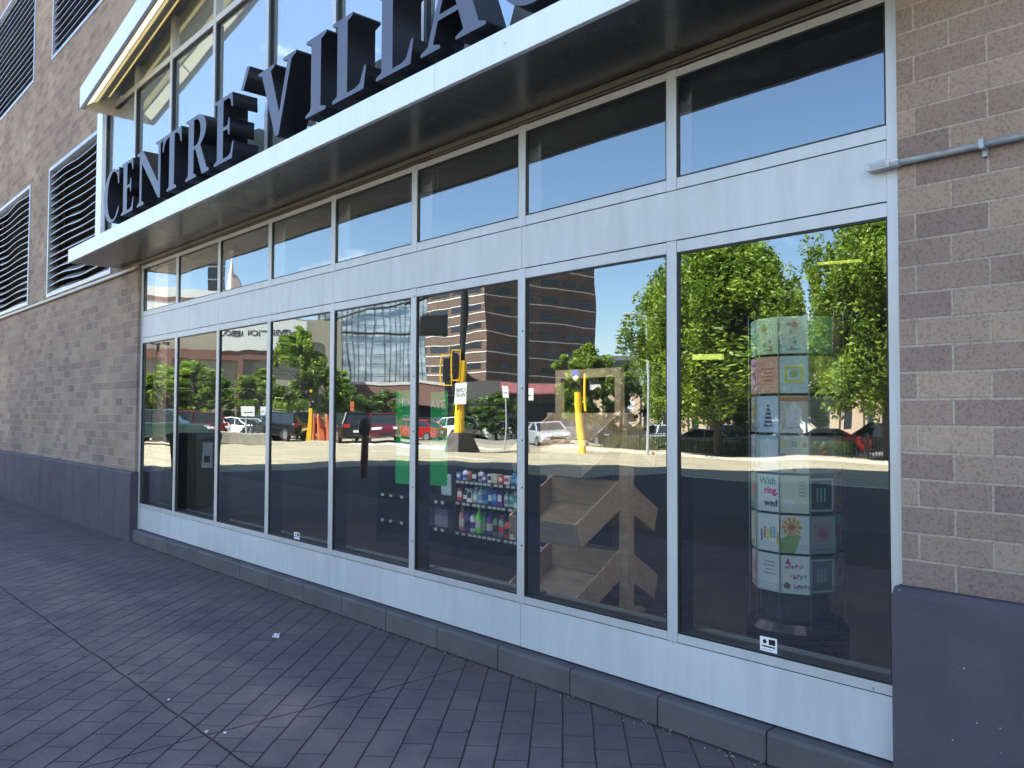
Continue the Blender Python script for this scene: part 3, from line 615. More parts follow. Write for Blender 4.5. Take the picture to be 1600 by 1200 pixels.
def tray(z, s):
    t = MB(); y0 = .04*s; y1 = (.45 if s < 0 else .36)*s; X = .30; th = .012; dz = -.21 if s < 0 else -.17
    def bx(xa, xb, ya, yb, za0, za1, zb0, zb1): t.hexa([(xa, ya, za0), (xb, ya, za0), (xb, yb, zb0), (xa, yb, zb0), (xa, ya, za1), (xb, ya, za1), (xb, yb, zb1), (xa, yb, zb1)])
    yl = y1-.045*s
    bx(-X, X, y0, yl, z, z+th, z+dz, z+dz+th)
    bx(-X, X, y0, y0+.012*s, z+th, z+th+.17, z+th, z+th+.17)
    t.hexa([(-X, yl, z+dz), (X, yl, z+dz), (X, yl+.012*s, z+dz), (-X, yl+.012*s, z+dz), (-X, y1, z+dz+.15), (X, y1, z+dz+.15), (X, y1+.012*s, z+dz+.15), (-X, y1+.012*s, z+dz+.15)])
    for xa in (-X-th, X):
        t.hexa([(xa, y0, z), (xa+th, y0, z), (xa+th, yl, z+dz), (xa, yl, z+dz), (xa, y0, z+.19), (xa+th, y0, z+.19), (xa+th, y1, z+dz+.15), (xa, y1, z+dz+.15)])
    return t.build('tray', M['wood'], rk)
for z in (.25, .70, 1.14):
    for s in (-1, 1): tray(z, s)

# shelving with toiletries
sh = thing('shelf_unit', 'black shop shelving with price strips holding bottles and boxes', 'shelf', (3.9, 1.5, F0))
blk = mat('black_shelf', (.012, .012, .014), .4); pr = mat('price_ticket', (.5, .55, .52), .5)
SH = ((.25, .40), (.52, .34), (.715, .30))
for (z, dp) in SH:
    o = MB().box(0, 1.5, .0, dp, z-.02, z).build('shelf', blk, sh)
    MB().box(0, 1.5, -.006, -.0005, z-.035, z+.0).build('ticket_rail', blk, o)
    tk = MB(); x = .03
    while x < 1.45: tk.box(x, x+.045, -.008, -.0065, z-.028, z-.006); x += random.choice((.058, .066, .09))
    tk.build('price_tickets', pr, o)
for (z, dp) in ((.25, .38), (.505, .34)):
    o = MB().box(-1.3, -.02, .0, dp, z-.02, z).build('shelf', blk, sh); tk = MB()
    for x in (-1.2, -1.05, -.86, -.62, -.45, -.3, -.2): tk.box(x, x+.045, -.004, -.0006, z-.03, z-.004)
    tk.build('price_tickets', pr, o)
MB().box(-1.3, 1.5, .41, .44, 0, 1.25).build('back_panel', blk, sh); MB().box(-1.3, 1.5, .05, .405, 0, .1).build('base', blk, sh)
for x in (-1.32, -.015, 1.505): MB().box(x, x+.012, .02, .43, .0, 1.25).build('side_panel', blk, sh)
def plastic(c): 
    k = 'pl'+str(c)
    if k not in M: M[k] = mat('plastic', c, .35)
    return M[k]
CW = {'pink': (.6,.2,.22),'dark purple': (.1,.05,.2),'pale grey': (.55,.6,.62),'lime green': (.2,.85,.05),'dark green': (.03,.2,.08),'violet': (.16,.05,.3),'olive': (.14,.25,.1),'grey green': (.2,.3,.26),'bright red': (.6,.04,.04),'cream': (.6,.52,.35),'white': (.75,.78,.78),'sky blue': (.15,.4,.65),'deep blue': (.04,.12,.45),'teal': (.05,.35,.35),'black': (.02,.02,.02),'orange': (.7,.25,.04),'brown': (.2,.1,.05)}
def bottle(x, y, z, h, r, color, cap, label, group, box=False):
    c = CW[color]; t = thing('carton' if box else 'bottle', label, 'carton' if box else 'bottle', (x, y, z), random.uniform(-.2, .2), group)
    if box:
        MB().box(-r, r, -.03, .03, 0, h).build('box_body', plastic(c), t, bevel=.001)
        MB().box(-r*.8, r*.8, -.0312, -.0302, h*.3, h*.75).build('printed_panel', plastic(CW[cap]), t)
    else:
        MB().lathe([(r*.9, 0), (r, .006), (r, h*.66), (r*.86, h*.76), (r*.42, h*.84), (r*.42, h*.86)], 12).build('flask', plastic(c), t, smooth=True)
        MB().lathe([(r*.5, h*.86), (r*.5, h), (.001, h)], 10).build('cap', plastic(CW[cap]), t)
        MB().lathe([(r*1.015, h*.2), (r*1.015, h*.5)], 12).build('paper_label', plastic(CW[cap] if cap != color else (.5, .5, .5)), t)
    return t
G1, G2, G3 = 'bottles on the lowest shelf', 'bottles and boxes on the middle shelf', 'small packs on the top shelf'
bx0 = 3.93
row1 = [('pink','pink',.22,0),('dark purple','black',.20,0),('pale grey','dark purple',.19,0),('lime green','lime green',.235,0),('dark green','olive',.20,0),('violet','violet',.21,0),('olive','black',.19,0),('grey green','bright red',.19,0),('bright red','black',.17,0),('cream','brown',.16,1),('brown','cream',.15,1),('teal','white',.15,0),('orange','white',.15,1),('deep blue','white',.15,0)]
x = bx0+.02
for i, (c, cp, h, b) in enumerate(row1):
    bottle(x, 1.56, F0+.25, h, .034, c, cp, '%s %s on the lowest shelf %s' % (c, 'carton' if b else 'bottle', 'at its left end' if i == 0 else 'beside the %s one' % row1[i-1][0]), G1, bool(b)); x += .078
row2 = [('bright red','white',.12,1),('black','white',.12,0),('white','black',.12,1),('pale grey','white',.14,0),('white','sky blue',.15,0),('sky blue','deep blue',.17,0),('deep blue','white',.17,0),('deep blue','sky blue',.13,1),('violet','white',.13,1),('white','grey green',.13,0),('pale grey','teal',.13,0),('white','teal',.14,1),('grey green','white',.14,0),('white','white',.14,1),('teal','white',.13,1)]
x = bx0-.0
for i, (c, cp, h, b) in enumerate(row2):
    bottle(x, 1.56, F0+.52, h, .031, c, cp, '%s %s with %s panel, middle shelf, right of the %s one' % (c, 'carton' if b else 'bottle', cp, row2[i-1][0] if i else 'shelf end post'), G2, bool(b)); x += .07
row3 = [('deep blue','white',.07,1),('white','deep blue',.10,0),('bright red','brown',.09,0),('black','white',.08,1),('pale grey','violet',.10,0),('violet','white',.06,1),('white','black',.075,1),('cream','pale grey',.075,1),('bright red','white',.07,1),('white','bright red',.07,1),('deep blue','sky blue',.10,0),('sky blue','white',.08,1),('orange','deep blue',.07,1),('deep blue','teal',.08,1)]
x = bx0-.0
for i, (c, cp, h, b) in enumerate(row3):
    bottle(x, 1.55, F0+.715, h, .03, c, cp, 'small %s %s with %s panel, top shelf, right of the %s one' % (c, 'pack' if b else 'jar', cp, row3[i-1][0] if i else 'shelf end post'), G3, bool(b)); x += .073
gb = mat('grey_carton', (.2, .19, .22), .6)
for i, (x, w_, l) in enumerate(((3.62, .2, 'grey carton on the lower left shelf next to the pink bottle'), (3.38, .12, 'narrow grey carton on the lower left shelf'))):
    tag(MB().box(-w_/2, w_/2, -.06, .1, 0, .17).build('carton', gb, loc=(x, 1.62, F0+.25), bevel=.003), l, 'carton', 'grey cartons on the left shelf')
tag(MB().box(-.07, .07, -.012, .012, 0, .2).build('hanging_bag', mat('pale_bag', (.45, .55, .62), .4), loc=(3.78, 1.5, F0+.56), bevel=.01), 'pale blue bag hanging at the end of the middle shelf', 'bag')

# green posters hung in the window
gp = mat('green_poster', (.01, .62, .13), .45); wt = mat('poster_white', (.75, .85, .8), .5)
for (x, y, z, w_, h, l, words) in ((4.86, .3, .95, .27, .69, 'green hanging poster with pale words, the left one, behind the fifth window', ('HOW', 'can', 'the', 'store')),
                            (5.20, .3, .965, .23, .66, 'green hanging poster beside the display rack, right one of the pair', ('SAVE', 'more', 'here'))):
    t = thing('poster', l, 'poster', (x, y, z), radians(6), 'green posters hung inside the window')
    MB().box(-w_/2, w_/2, -.002, .002, 0, h).build('sheet', gp, t)
    for i, wd in enumerate(words): text_mb(wd, .085, wt, t, 'printed_word', (0, -.004, h-.12-.10*i), align='CENTER', depth=.0006, bold=.001)
    MB().box(-w_/2+.01, w_/2-.01, -.0035, -.0022, h*.30, h*.42).build('printed_band', plastic((.55, .8, .85)), t)
    MB().tube((0, 0, h), (0, 0, 2.35), .0015, n=5).build('cord', M['dark'], t)

# greeting card stand
cs = thing('card_stand', 'tall revolving stand with clear pockets full of greeting cards', 'stand', (7.60, .93, F0))
MB().lathe([(.25, 0), (.265, .02), (.265, .20), (.23, .24), (.18, .25)], 28).build('base', mat('black_base', (.012, .012, .016), .25), cs, smooth=False)
MB().lathe([(.17, .25), (.17, 1.84), (.1, 1.85)], 10).build('core', mat('grey_core', (.06, .065, .07), .5), cs)
CAW, CAH, ROW = .140, .190, .2075
RZ0 = radians(27); NF = 10; RR = .237
fr_m = mat('wire', (.35, .38, .38), .3, .8)
for j in range(NF):
    a = RZ0+2*pi*j/NF; p = MB()
    for r in range(7):
        z = .395+ROW*r
        p.box(-.073, .073, -.002, 0, z, z+.055); p.box(-.073, .073, 0, .03, z-.003, z)
    o = p.build('pocket_column', M['acrylic'], cs, loc=(RR*sin(a), -RR*cos(a), 0), rz=a)
    wr = MB()
    for s in (-.076, .076): wr.tube((s, .004, .22), (s, .004, 1.87), .0025, n=5)
    wr.build('wire', fr_m, o)
DES = [ # column left, middle, right (row 0 = bottom)
 [('plain white', (.62,.70,.70)), ('white with tiny people', (.68,.74,.74)), ('white with words With this ring', (.70,.76,.78)), ('pale teal bordered', (.35,.58,.62)), ('pale blue with a tiered cake', (.48,.60,.78)), ('pinkish patterned', (.62,.36,.30)), ('pale green with a lime top', (.45,.62,.45))],
 [('white with colourful happy words', (.75,.78,.74)), ('white with an orange flower', (.70,.76,.72)), ('cream with a pale heart', (.70,.76,.62)), ('pale with pastel flowers', (.68,.70,.66)), ('white and brown with a house', (.62,.60,.55)), ('pale blue with a yellow square', (.52,.66,.70)), ('pale green with writing', (.50,.62,.56))],
 [('dark with a pale border', (.12,.13,.14)), ('grey with a small animal', (.40,.42,.42)), ('black with a pale edge', (.05,.055,.06)), ('mauve grey', (.36,.38,.42)), ('grey brown', (.34,.33,.30)), ('yellow green', (.38,.42,.12)), ('dark green', (.08,.28,.18))]]
def disc(mb, x, z, r, n=12, y=-.0035, sx=1): mb.prism([(x+r*sx*cos(2*pi*i/n), z+r*sin(2*pi*i/n)) for i in range(n)], .0006, 'y', y); return mb
def card(j, r, desc, color, kind, pos):
    a = RZ0+2*pi*j/NF; jit = random.uniform(-.03, .03); R2 = RR+.002
    z = F0+.40+ROW*r
    t = thing('greeting_card', desc, 'card', (7.60+(R2-.02)*sin(a), .93-(R2-.02)*cos(a), z), a+jit, 'greeting cards on the revolving stand')
    key = 'card'+str(color)
    if key not in M: M[key] = mat('card_stock', color, .5)
    b = MB().box(-CAW/2, CAW/2, -.003, .003, 0, CAH); b.box(-CAW/2+.004, CAW/2+.006, .004, .0075, .002, CAH+.004); b.box(-CAW/2+.01, CAW/2+.002, .009, .012, .0, CAH+.001)
    b.build('sheet', M[key], t)
    def part(mb, n_, c): mb.build(n_, plastic(c), t)
    y = -.0036
    if kind == 'ring':
        for wd, c, zz, xx in (('With', (.03,.35,.2), .145, -.06), ('ring,', (.65,.02,.15), .095, -.03), ('wed', (.02,.02,.02), .03, -.03)): text_mb(wd, .05, plastic(c), t, 'printed_word', (xx, y, zz), depth=.0004, bold=.0012)
    elif kind == 'happy':
        cols = [(.1,.3,.1),(.7,.3,.02),(.05,.1,.4),(.5,.05,.1),(.03,.3,.3)]
        for q, (zz, xx) in enumerate(((.125, -.05), (.075, -.025), (.025, -.005))):
            for i, ch in enumerate(('HAPPY!', 'HAPPY', 'HAPPY!')[q]): text_mb(ch, .027, plastic(cols[(i+q) % 5]), t, 'printed_letter', (xx+i*.0165, y, zz+.006*((i+q) % 2)), depth=.0004, bold=.001)
        mb = MB(); disc(mb, -.04, .04, .017); part(mb, 'printed_balloon', (.2,.17,.12))
        mb = MB(); mb.prism([(-.05, .15), (-.035, .185), (-.02, .15)], .0006, 'y', y); part(mb, 'printed_hat', (.5,.05,.2))
    elif kind == 'flower':
        mb = MB(); mb.prism([(-.075, 0), (.0, 0), (.03, .09), (-.02, .10), (-.075, .07)], .0006, 'y', -.0038); part(mb, 'printed_leaf', (.25,.42,.12))
        mb = MB()
        for i in range(10):
            q = 2*pi*i/10; cx, cz = -.015, .135
            mb.prism([(cx+.008*cos(q+1.5), cz+.008*sin(q+1.5)), (cx+.045*cos(q-.25), cz+.045*sin(q-.25)), (cx+.052*cos(q), cz+.052*sin(q)), (cx+.045*cos(q+.25), cz+.045*sin(q+.25)), (cx+.008*cos(q-1.5), cz+.008*sin(q-1.5))], .0006, 'y', -.0046-.0001*i)
        part(mb, 'printed_petals', (.85,.42,.04)); part(disc(MB(), -.015, .135, .013, y=-.0062), 'printed_flower_eye', (.3,.14,.03))
    elif kind == 'people':
        rs = random.Random(3)
        for i, c in enumerate(((.05,.2,.5),(.6,.15,.1),(.7,.6,.05),(.1,.4,.15),(.1,.3,.6),(.6,.4,.05))):
            xx = -.055+.021*i; zz = .04+.05*rs.random(); mb = MB(); mb.box(xx, xx+.012, -.0042, -.0035, zz, zz+.045); disc(mb, xx+.006, zz+.053, .007, 8, -.0042); part(mb, 'printed_figure', c)
    elif kind == 'cake':
        mb = MB()
        for i in range(6): mb.box(-.028+.004*i, .028-.004*i, -.0042, -.0035, .03+.021*i, .043+.021*i)
        part(mb, 'printed_cake', (.06,.08,.14))
    elif kind == 'square':
        mb = MB()
        for q in ((-.045, .045, .055, .067), (-.045, .045, .13, .142), (-.045, -.033, .067, .13), (.033, .045, .067, .13)): mb.box(q[0], q[1], -.0042, -.0035, q[2], q[3])
        part(mb, 'printed_square', (.62,.65,.08)); part(disc(MB(), 0, .1, .02, y=-.0042), 'printed_dot', (.3,.4,.15))
    elif kind == 'flowers':
        for i, (xx, zz, c) in enumerate(((-.05,.15,(.75,.7,.2)),(.05,.145,(.55,.25,.4)),(-.055,.09,(.5,.4,.55)),(-.045,.03,(.7,.6,.3)),(.0,.02,(.6,.3,.4)),(.05,.03,(.3,.55,.5)),(.055,.07,(.7,.55,.3)))): part(disc(MB(), xx, zz, .013, 7, -.0042), 'printed_flower', c)
        text_mb('22', .03, plastic((.1,.15,.15)), t, 'printed_number', (-.015, y, .14), depth=.0004)
    elif kind == 'heart':
        mb = MB(); disc(mb, -.04, .055, .016, y=-.0042); disc(mb, -.015, .055, .016, y=-.0044); mb.prism([(-.054, .048), (-.001, .048), (-.0275, .015)], .0006, 'y', -.0048); part(mb, 'printed_heart', (.80,.84,.82))
        mb = MB()
        for i in range(5): mb.box(.02, .055-.004*(i % 2), -.0042, -.0035, .16-.018*i, .164-.018*i)
        part(mb, 'printed_lines', (.25,.3,.25))
    elif kind == 'house':
        mb = MB(); mb.prism([(-.04, .03), (.04, .03), (.04, .12), (0, .165), (-.04, .12)], .0006, 'y', -.0042); part(mb, 'printed_house', (.75,.78,.8)); mb = MB(); mb.box(-.075, .075, -.0040, -.0034, .165, .188); part(mb, 'printed_band', (.6,.25,.12))
    elif kind == 'teal':
        mb = MB(); mb.box(-.052, .06, -.0042, -.0035, .02, .17); part(mb, 'printed_panel', (.6,.7,.8))
    elif kind == 'border':
        mb = MB(); 
        for q in ((-.07, .07, .01, .02), (-.07, .07, .17, .18), (-.07, -.06, .02, .17), (.06, .07, .02, .17)): mb.box(q[0], q[1], -.0042, -.0035, q[2], q[3])
        part(mb, 'printed_border', (.5,.55,.56)); mb = MB(); 
        for i in range(3): mb.box(-.03+.022*i, -.02+.022*i, -.0042, -.0035, .06, .13)
        part(mb, 'printed_bars', (.3,.4,.42))
    elif kind == 'lines':
        rs = random.Random(j*31+r*7+5); m_ = rs.choice(('block', 'text', 'dots', 'text', 'tree')); dk = tuple(c*rs.uniform(.35, .65) for c in color); hue = rs.choice(((.5,.3,.12), (.2,.35,.15), (.45,.15,.2), (.15,.25,.4), (.5,.45,.15)))
        if m_ == 'block':
            mb = MB(); mb.box(-.05, .05, -.0042, -.0035, .055, .155); part(mb, 'printed_picture', tuple(.5*a+.5*b for a, b in zip(color, hue))); part(disc(MB(), rs.uniform(-.02, .02), .105, .026, y=-.0048), 'printed_shape', hue)
        elif m_ == 'dots':
            for q in range(7): part(disc(MB(), rs.uniform(-.055, .055), rs.uniform(.03, .16), rs.uniform(.006, .016), 9, y=-.0042-.0001*q), 'printed_dot', hue if q % 2 else dk)
        elif m_ == 'tree':
            mb = MB(); mb.box(-.004, .004, -.0042, -.0035, .03, .09); part(mb, 'printed_stem', dk); part(disc(MB(), 0, .115, .034, 11, y=-.0046), 'printed_crown', hue)
        mb = MB(); z0 = .018 if m_ != 'text' else rs.uniform(.05, .1)
        for q in range(1 if m_ != 'text' else 4):
            wd = rs.uniform(.02, .045); mb.box(-wd, wd, -.0042, -.0035, z0+.02*q, z0+.006+.02*q)
        part(mb, 'printed_lines', dk)
KIND = [['lines', 'people', 'ring', 'teal', 'cake', 'lines', 'lines'], ['happy', 'flower', 'heart', 'flowers', 'house', 'square', 'lines'], ['border', 'lines', 'border', 'lines', 'lines', 'lines', 'lines']]
rown = ['bottom', 'second lowest', 'third lowest', 'middle', 'third highest', 'second highest', 'top']
coln = ['left', 'middle', 'right']
for ci, j in ((0, -1), (1, 0), (2, 1)):
    for r in range(7):
        d_, c_ = DES[ci][r]
        card(j, r, '%s card, %s row, %s column' % (d_, rown[r], coln[ci]), c_, KIND[ci][r], r)
for side, j in (('far left edge', -2), ('far right edge', 2)):
    for r in range(7):
        rs = random.Random(j*10+r); c_ = tuple(rs.uniform(.25, .6) for _ in range(3))
        card(j, r, 'edge-on card, %s row, %s of the stand' % (rown[r], side), c_, 'lines', r)

# stickers on the glass
for i, (x, z, w_, h, l) in enumerate(((7.93, .447, .082, .062, 'small white sticker with black marks low on the rightmost window'), (3.68, .447, .09, .055, 'small white sticker at the bottom of the fourth window'))):
    t = thing('sticker', l, 'sticker', (x, .0143, z), 0, 'stickers on the windows')
    MB().box(0, w_, -.0006, 0, 0, h).build('paper', M['white'], t)
    mb = MB(); mb.box(w_*.52, w_*.9, -.0012, -.0007, h*.5, h*.88); disc(mb, w_*.28, h*.68, h*.15, y=-.0012); mb.box(w_*.12, w_*.88, -.0012, -.0007, h*.30, h*.40); mb.build('printed_mark', M['dark'], t)
    mb = MB(); mb.box(w_*.12, w_*.8, -.0012, -.0007, h*.12, h*.17); mb.build('printed_line', M['steel'], t)

# litter
pw = mat('crumpled_paper', (.8, .8, .82), .7)
def scrap(x, y, s, l, seed):
    rs = random.Random(seed); bm = bmesh.new(); bmesh.ops.create_grid(bm, x_segments=6, y_segments=5, size=1)
    for v in bm.verts: v.co = Vector((v.co.x*s*(1+rs.uniform(-.5, .3)), v.co.y*s*.6*(1+rs.uniform(-.7, .4)), s*.15+rs.uniform(0, s*.9)))
    me = bpy.data.meshes.new('paper_scrap'); bm.to_mesh(me); bm.free(); me.materials.append(pw)
    o = bpy.data.objects.new('paper_scrap', me); COL.objects.link(o); o.location = (x, y, gz(y)+.001); o.rotation_euler.z = rs.uniform(0, 3)
    so_ = o.modifiers.new('s', 'SOLIDIFY'); so_.thickness = .0012
    tag(o, l, 'litter', 'litter on the paving')
scrap(4.83, -.71, .032, 'crumpled white paper scrap lying alone in the middle of the paving', 1)
scrap(6.10, -1.69, .010, 'tiny pale scrap on the paving near the control joint, left of a pair', 2)
scrap(6.17, -1.63, .010, 'tiny pale scrap on the paving near the control joint, right of a pair', 3)
scrap(5.55, -1.66, .008, 'tiny white crumb lying in the paving joint', 4)
db = MB(); rs = random.Random(5)
for i in range(300):
    x = rs.uniform(-1, 8.6); y = -.06-abs(rs.gauss(0, .045)) if rs.random() < .85 else rs.uniform(-2.4, -.1); s = rs.uniform(.002, .007)
    x = x if y > -.4 else rs.uniform(3, 8)
    q = [Vector((rs.uniform(-1, 1), rs.uniform(-1, 1), 0)).normalized()*s for _ in range(4)]
    c = (x, y, gz(y)); a_ = rs.uniform(0, 3)
    vs = []
    for k in range(4): vs.append((x+s*rs.uniform(.7, 1.6)*cos(a_+k*pi/2), y+s*rs.uniform(.5, 1)*sin(a_+k*pi/2), c[2]))
    for k in range(4): vs.append((x+.5*(vs[k][0]-x), y+.5*(vs[k][1]-y), c[2]+s*rs.uniform(.6, 1.2)))
    db.hexa(vs)
db.build('gravel', noisy('grit', (.10, .085, .07), (.34, .30, .25), 40, .9), kind='stuff')

# ---------------------------------------------------------------- across the street (seen in the glass)
def col_mat(name, c, rough=.3): return mat(name, c, rough)
tyre = mat('tyre', (.015, .015, .015), .8); rim = mat('rim', (.45, .45, .47), .3, .8); cglass = mat('car_glass', (.02, .025, .03), .06); red = mat('tail_red', (.5, .02, .02), .25); lampm = mat('head_lamp', (.75, .78, .8), .15)
def car_proto(kind, paint):
    sedan = kind == 'sedan'; t = bpy.data.objects.new('parked_car', None); COL.objects.link(t)
    L, Wd = (2.3, .88) if sedan else (2.35, .93)
    if sedan: prof = [(-L,.32),(-L,.72),(-2.2,.93),(-1.5,.98),(1.0,.95),(1.9,.82),(2.22,.66),(L,.45),(2.2,.28),(-2.2,.25)]; gh = [(-1.65,.97),(-.95,1.42),(.15,1.44),(1.05,.95)]
    else: prof = [(-L,.4),(-L,.95),(-2.28,1.05),(1.0,1.08),(2.0,1.0),(2.3,.8),(L,.5),(2.25,.35),(-2.25,.32)]; gh = [(-2.22,1.06),(-2.0,1.70),(.35,1.72),(1.05,1.07)]
    mb = MB(); n = len(prof)
    vs = []; 
    for y, sx, dzz in ((-Wd, .97, -.0), (-Wd*.93, 1, .02), (Wd*.93, 1, .02), (Wd, .97, 0)):
        for (x, z) in prof: vs.append((x*sx, y, .62+(z-.62)*(.9 if abs(y) == Wd else 1)))
    fs = [list(range(n)), [3*n+i for i in range(n)][::-1]]
    for k in range(3):
        for i in range(n): j = (i+1) % n; fs.append((k*n+i, k*n+j, (k+1)*n+j, (k+1)*n+i))
    mb.add(vs, fs); body = mb.build('body', paint, t, smooth=False, bevel=.03)
    ti = .74
    def frustum(sc_, zt, m, nm, par, g=gh):
        (a, za), (b, zb), (c, zc), (d, zd) = g; w0 = Wd*.92*sc_; w1 = Wd*ti*sc_
        q = MB().hexa([(a, -w0, za), (d, -w0, zd), (d, w0, zd), (a, w0, za), (b, -w1, zb-zt), (c, -w1, zc-zt), (c, w1, zc-zt), (b, w1, zb-zt)]); return q.build(nm, m, par)
    frustum(1, .05, cglass, 'window', t)
    (b, zb), (c, zc) = gh[1], gh[2]; w1 = Wd*ti
    MB().hexa([(b-.06, -w1-.02, zb-.05), (c+.08, -w1-.02, zc-.06), (c+.08, w1+.02, zc-.06), (b-.06, w1+.02, zb-.05), (b+.02, -w1+.05, zb), (c, -w1+.05, zc), (c, w1-.05, zc), (b+.02, w1-.05, zb)]).build('roof', paint, t)
    pil = MB()
    for s in (-1, 1):
        for (p0, p1) in ((gh[0], gh[1]), (gh[3], gh[2]), ((-.35, .96 if sedan else 1.06), (-.35, 1.40 if sedan else 1.68))):
            pil.tube((p0[0], s*Wd*.92, p0[1]), (p1[0], s*Wd*(ti+.01), p1[1]-.04), .04, n=6)
    pil.build('pillars', paint, t)
    wr = .33 if sedan else .38
    for sx in (-1.38, 1.42):
        for s in (-1, 1):
            o = MB().tube((sx, s*(Wd-.2), wr), (sx, s*(Wd+.02), wr), wr, n=20).build('wheel', tyre, t)
            MB().tube((sx, s*(Wd+.0), wr), (sx, s*(Wd+.028), wr), wr*.62, n=16).build('rim', rim, o)
    zl = .66 if sedan else .85
    for s in (-1, 1):
        MB().box(L-.16, L-.0, s*Wd*.62-.17, s*Wd*.62+.17, zl-.08, zl+.06).build('headlight', lampm, t, bevel=.02)
        MB().box(-L-.015, -L+.1, s*Wd*.75-.13, s*Wd*.75+.13, zl+.0, zl+.2).build('taillight', red, t, bevel=.02)
    MB().box(L-.06, L+.01, -.45, .45, .40, .56).build('grille', M['dark'], t)
    MB().box(-L-.02, -L+.02, -.26, .26, .6, .74).build('number_plate', M['white'], t)
    return t
paints = {'black': (.012,.012,.014), 'silver': (.42,.44,.46), 'white': (.75,.75,.74), 'red': (.35,.012,.015), 'maroon': (.12,.012,.016), 'dark green': (.02,.05,.045), 'blue': (.05,.12,.3), 'grey': (.12,.13,.14)}
CP = {}
def paint(c):
    if 'paint'+c not in M:
        m = mat('car_paint', paints[c], .25, .25); m.node_tree.nodes['Principled BSDF'].inputs['Coat Weight'].default_value = .8; M['paint'+c] = m
    return M['paint'+c]
cars = [ # px, distance, heading (deg), kind, colour, label
 (228, 50, -60, 'suv', 'black', 'black SUV parked at the far left end of the street'),
 (257, 45, -55, 'suv', 'dark green', 'dark green SUV parked in front of the black one at far left'),
 (292, 52, 120, 'suv', 'maroon', 'maroon SUV seen beside the dark litter bin'),
 (309, 60, -40, 'suv', 'blue', 'blue SUV parked behind the litter bin'),
 (330, 56, 30, 'sedan', 'grey', 'grey saloon parked between the blue SUV and the planters'),
 (372, 55, 150, 'sedan', 'white', 'white saloon parked behind the concrete planters'),
 (358, 66, 150, 'sedan', 'red', 'red saloon half hidden behind the white one'),
 (408, 60, 160, 'suv', 'dark green', 'long dark green vehicle parked behind the small white sign'),
 (443, 52, 170, 'suv', 'black', 'black SUV parked below the big green tree, left one'),
 (476, 56, 10, 'suv', 'grey', 'grey SUV parked below the big green tree beside the barrier'),
 (548, 50, 200, 'suv', 'black', 'black SUV parked in front of the brown low building'),
 (603, 49, 30, 'suv', 'maroon', 'maroon hatchback with bright rear glass beside the green poster'),
 (650, 60, 170, 'sedan', 'red', 'red saloon partly behind the white SUV'),
 (700, 62, 165, 'suv', 'white', 'white SUV parked behind the yellow signal pole'),
 (775, 62, 150, 'sedan', 'white', 'white saloon parked far behind the railings'),
 (852, 45, 30, 'sedan', 'silver', 'silver saloon behind the hedge, seen through the wooden rack'),
 (890, 52, 160, 'suv', 'grey', 'grey SUV parked behind the yellow bollards'),
 (935, 50, 20, 'suv', 'black', 'black SUV parked behind the hedge under the bushy tree'),
 (1022, 43, 160, 'sedan', 'silver', 'silver saloon whose nose shows left of the window bar'),
 (1098, 42, 155, 'sedan', 'silver', 'silver saloon behind the railings near the red one'),
 (1165, 43, 20, 'suv', 'red', 'red SUV with shining tail lights left of the card stand'),
 (1222, 52, 10, 'suv', 'black', 'black SUV parked behind the card stand reflection'),
 (1287, 41, 150, 'sedan', 'red', 'bright red saloon glinting right of the card stand'),
 (1372, 43, 165, 'suv', 'black', 'black SUV at the right end of the parking lot')]
cars = [(c[0], c[1]+6.5 if c[0] > 830 else c[1])+c[2:] for c in cars]
for (px, d, hd, kind, colr, lab) in cars:
    k = (kind, colr)
    if k not in CP:
        c = CP[k] = car_proto(kind, paint(colr)); c['used'] = 0; bpy.context.view_layer.update(); CP[k] = (c, snapshot())
        o = c
    else: o = dup(CP[k][0], None, CP[k][1])
    p = at(px, d); o.location = (p.x, p.y, p.z-.10 if p.y < -28.4 else p.z-.008); o.rotation_euler.z = radians(hd)
    tag(o, lab, 'car', 'cars parked across the street')
    if 'used' in o: del o['used']

# trees
def leaf_mat(name, c1, c2):
    m = mat(name, c1, .5); t = NT(m); tc = t.add('TexCoord'); n = t.add('TexNoise', i_Scale=1.1, i_Detail=4); t.L(tc.outputs['Object'], n.inputs['Vector'])
    r = t.add('ValToRGB'); r.color_ramp.elements[0].position = .38; r.color_ramp.elements[1].position = .62; r.color_ramp.elements[0].color = (*c1, 1); r.color_ramp.elements[1].color = (*c2, 1)
    t.L(n.outputs['Fac'], r.inputs[0]); t.L(r.outputs[0], t.b.inputs['Base Color'])
    tr = t.add('BsdfTranslucent'); mx_ = t.add('MixShader'); mx_.inputs[0].default_value = .4; t.L(r.outputs[0], tr.inputs[0])
    out = t.n['Material Output']; t.L(t.b.outputs[0], mx_.inputs[1]); t.L(tr.outputs[0], mx_.inputs[2]); t.L(mx_.outputs[0], out.inputs[0]); return m
M['leaf'] = leaf_mat('leaves', (.075, .14, .012), (.27, .37, .035)); M['leaf2'] = leaf_mat('leaves_dark', (.035, .085, .015), (.12, .20, .03)); M['bark'] = noisy('bark', (.05, .04, .03), (.1, .08, .06), 8, .9)
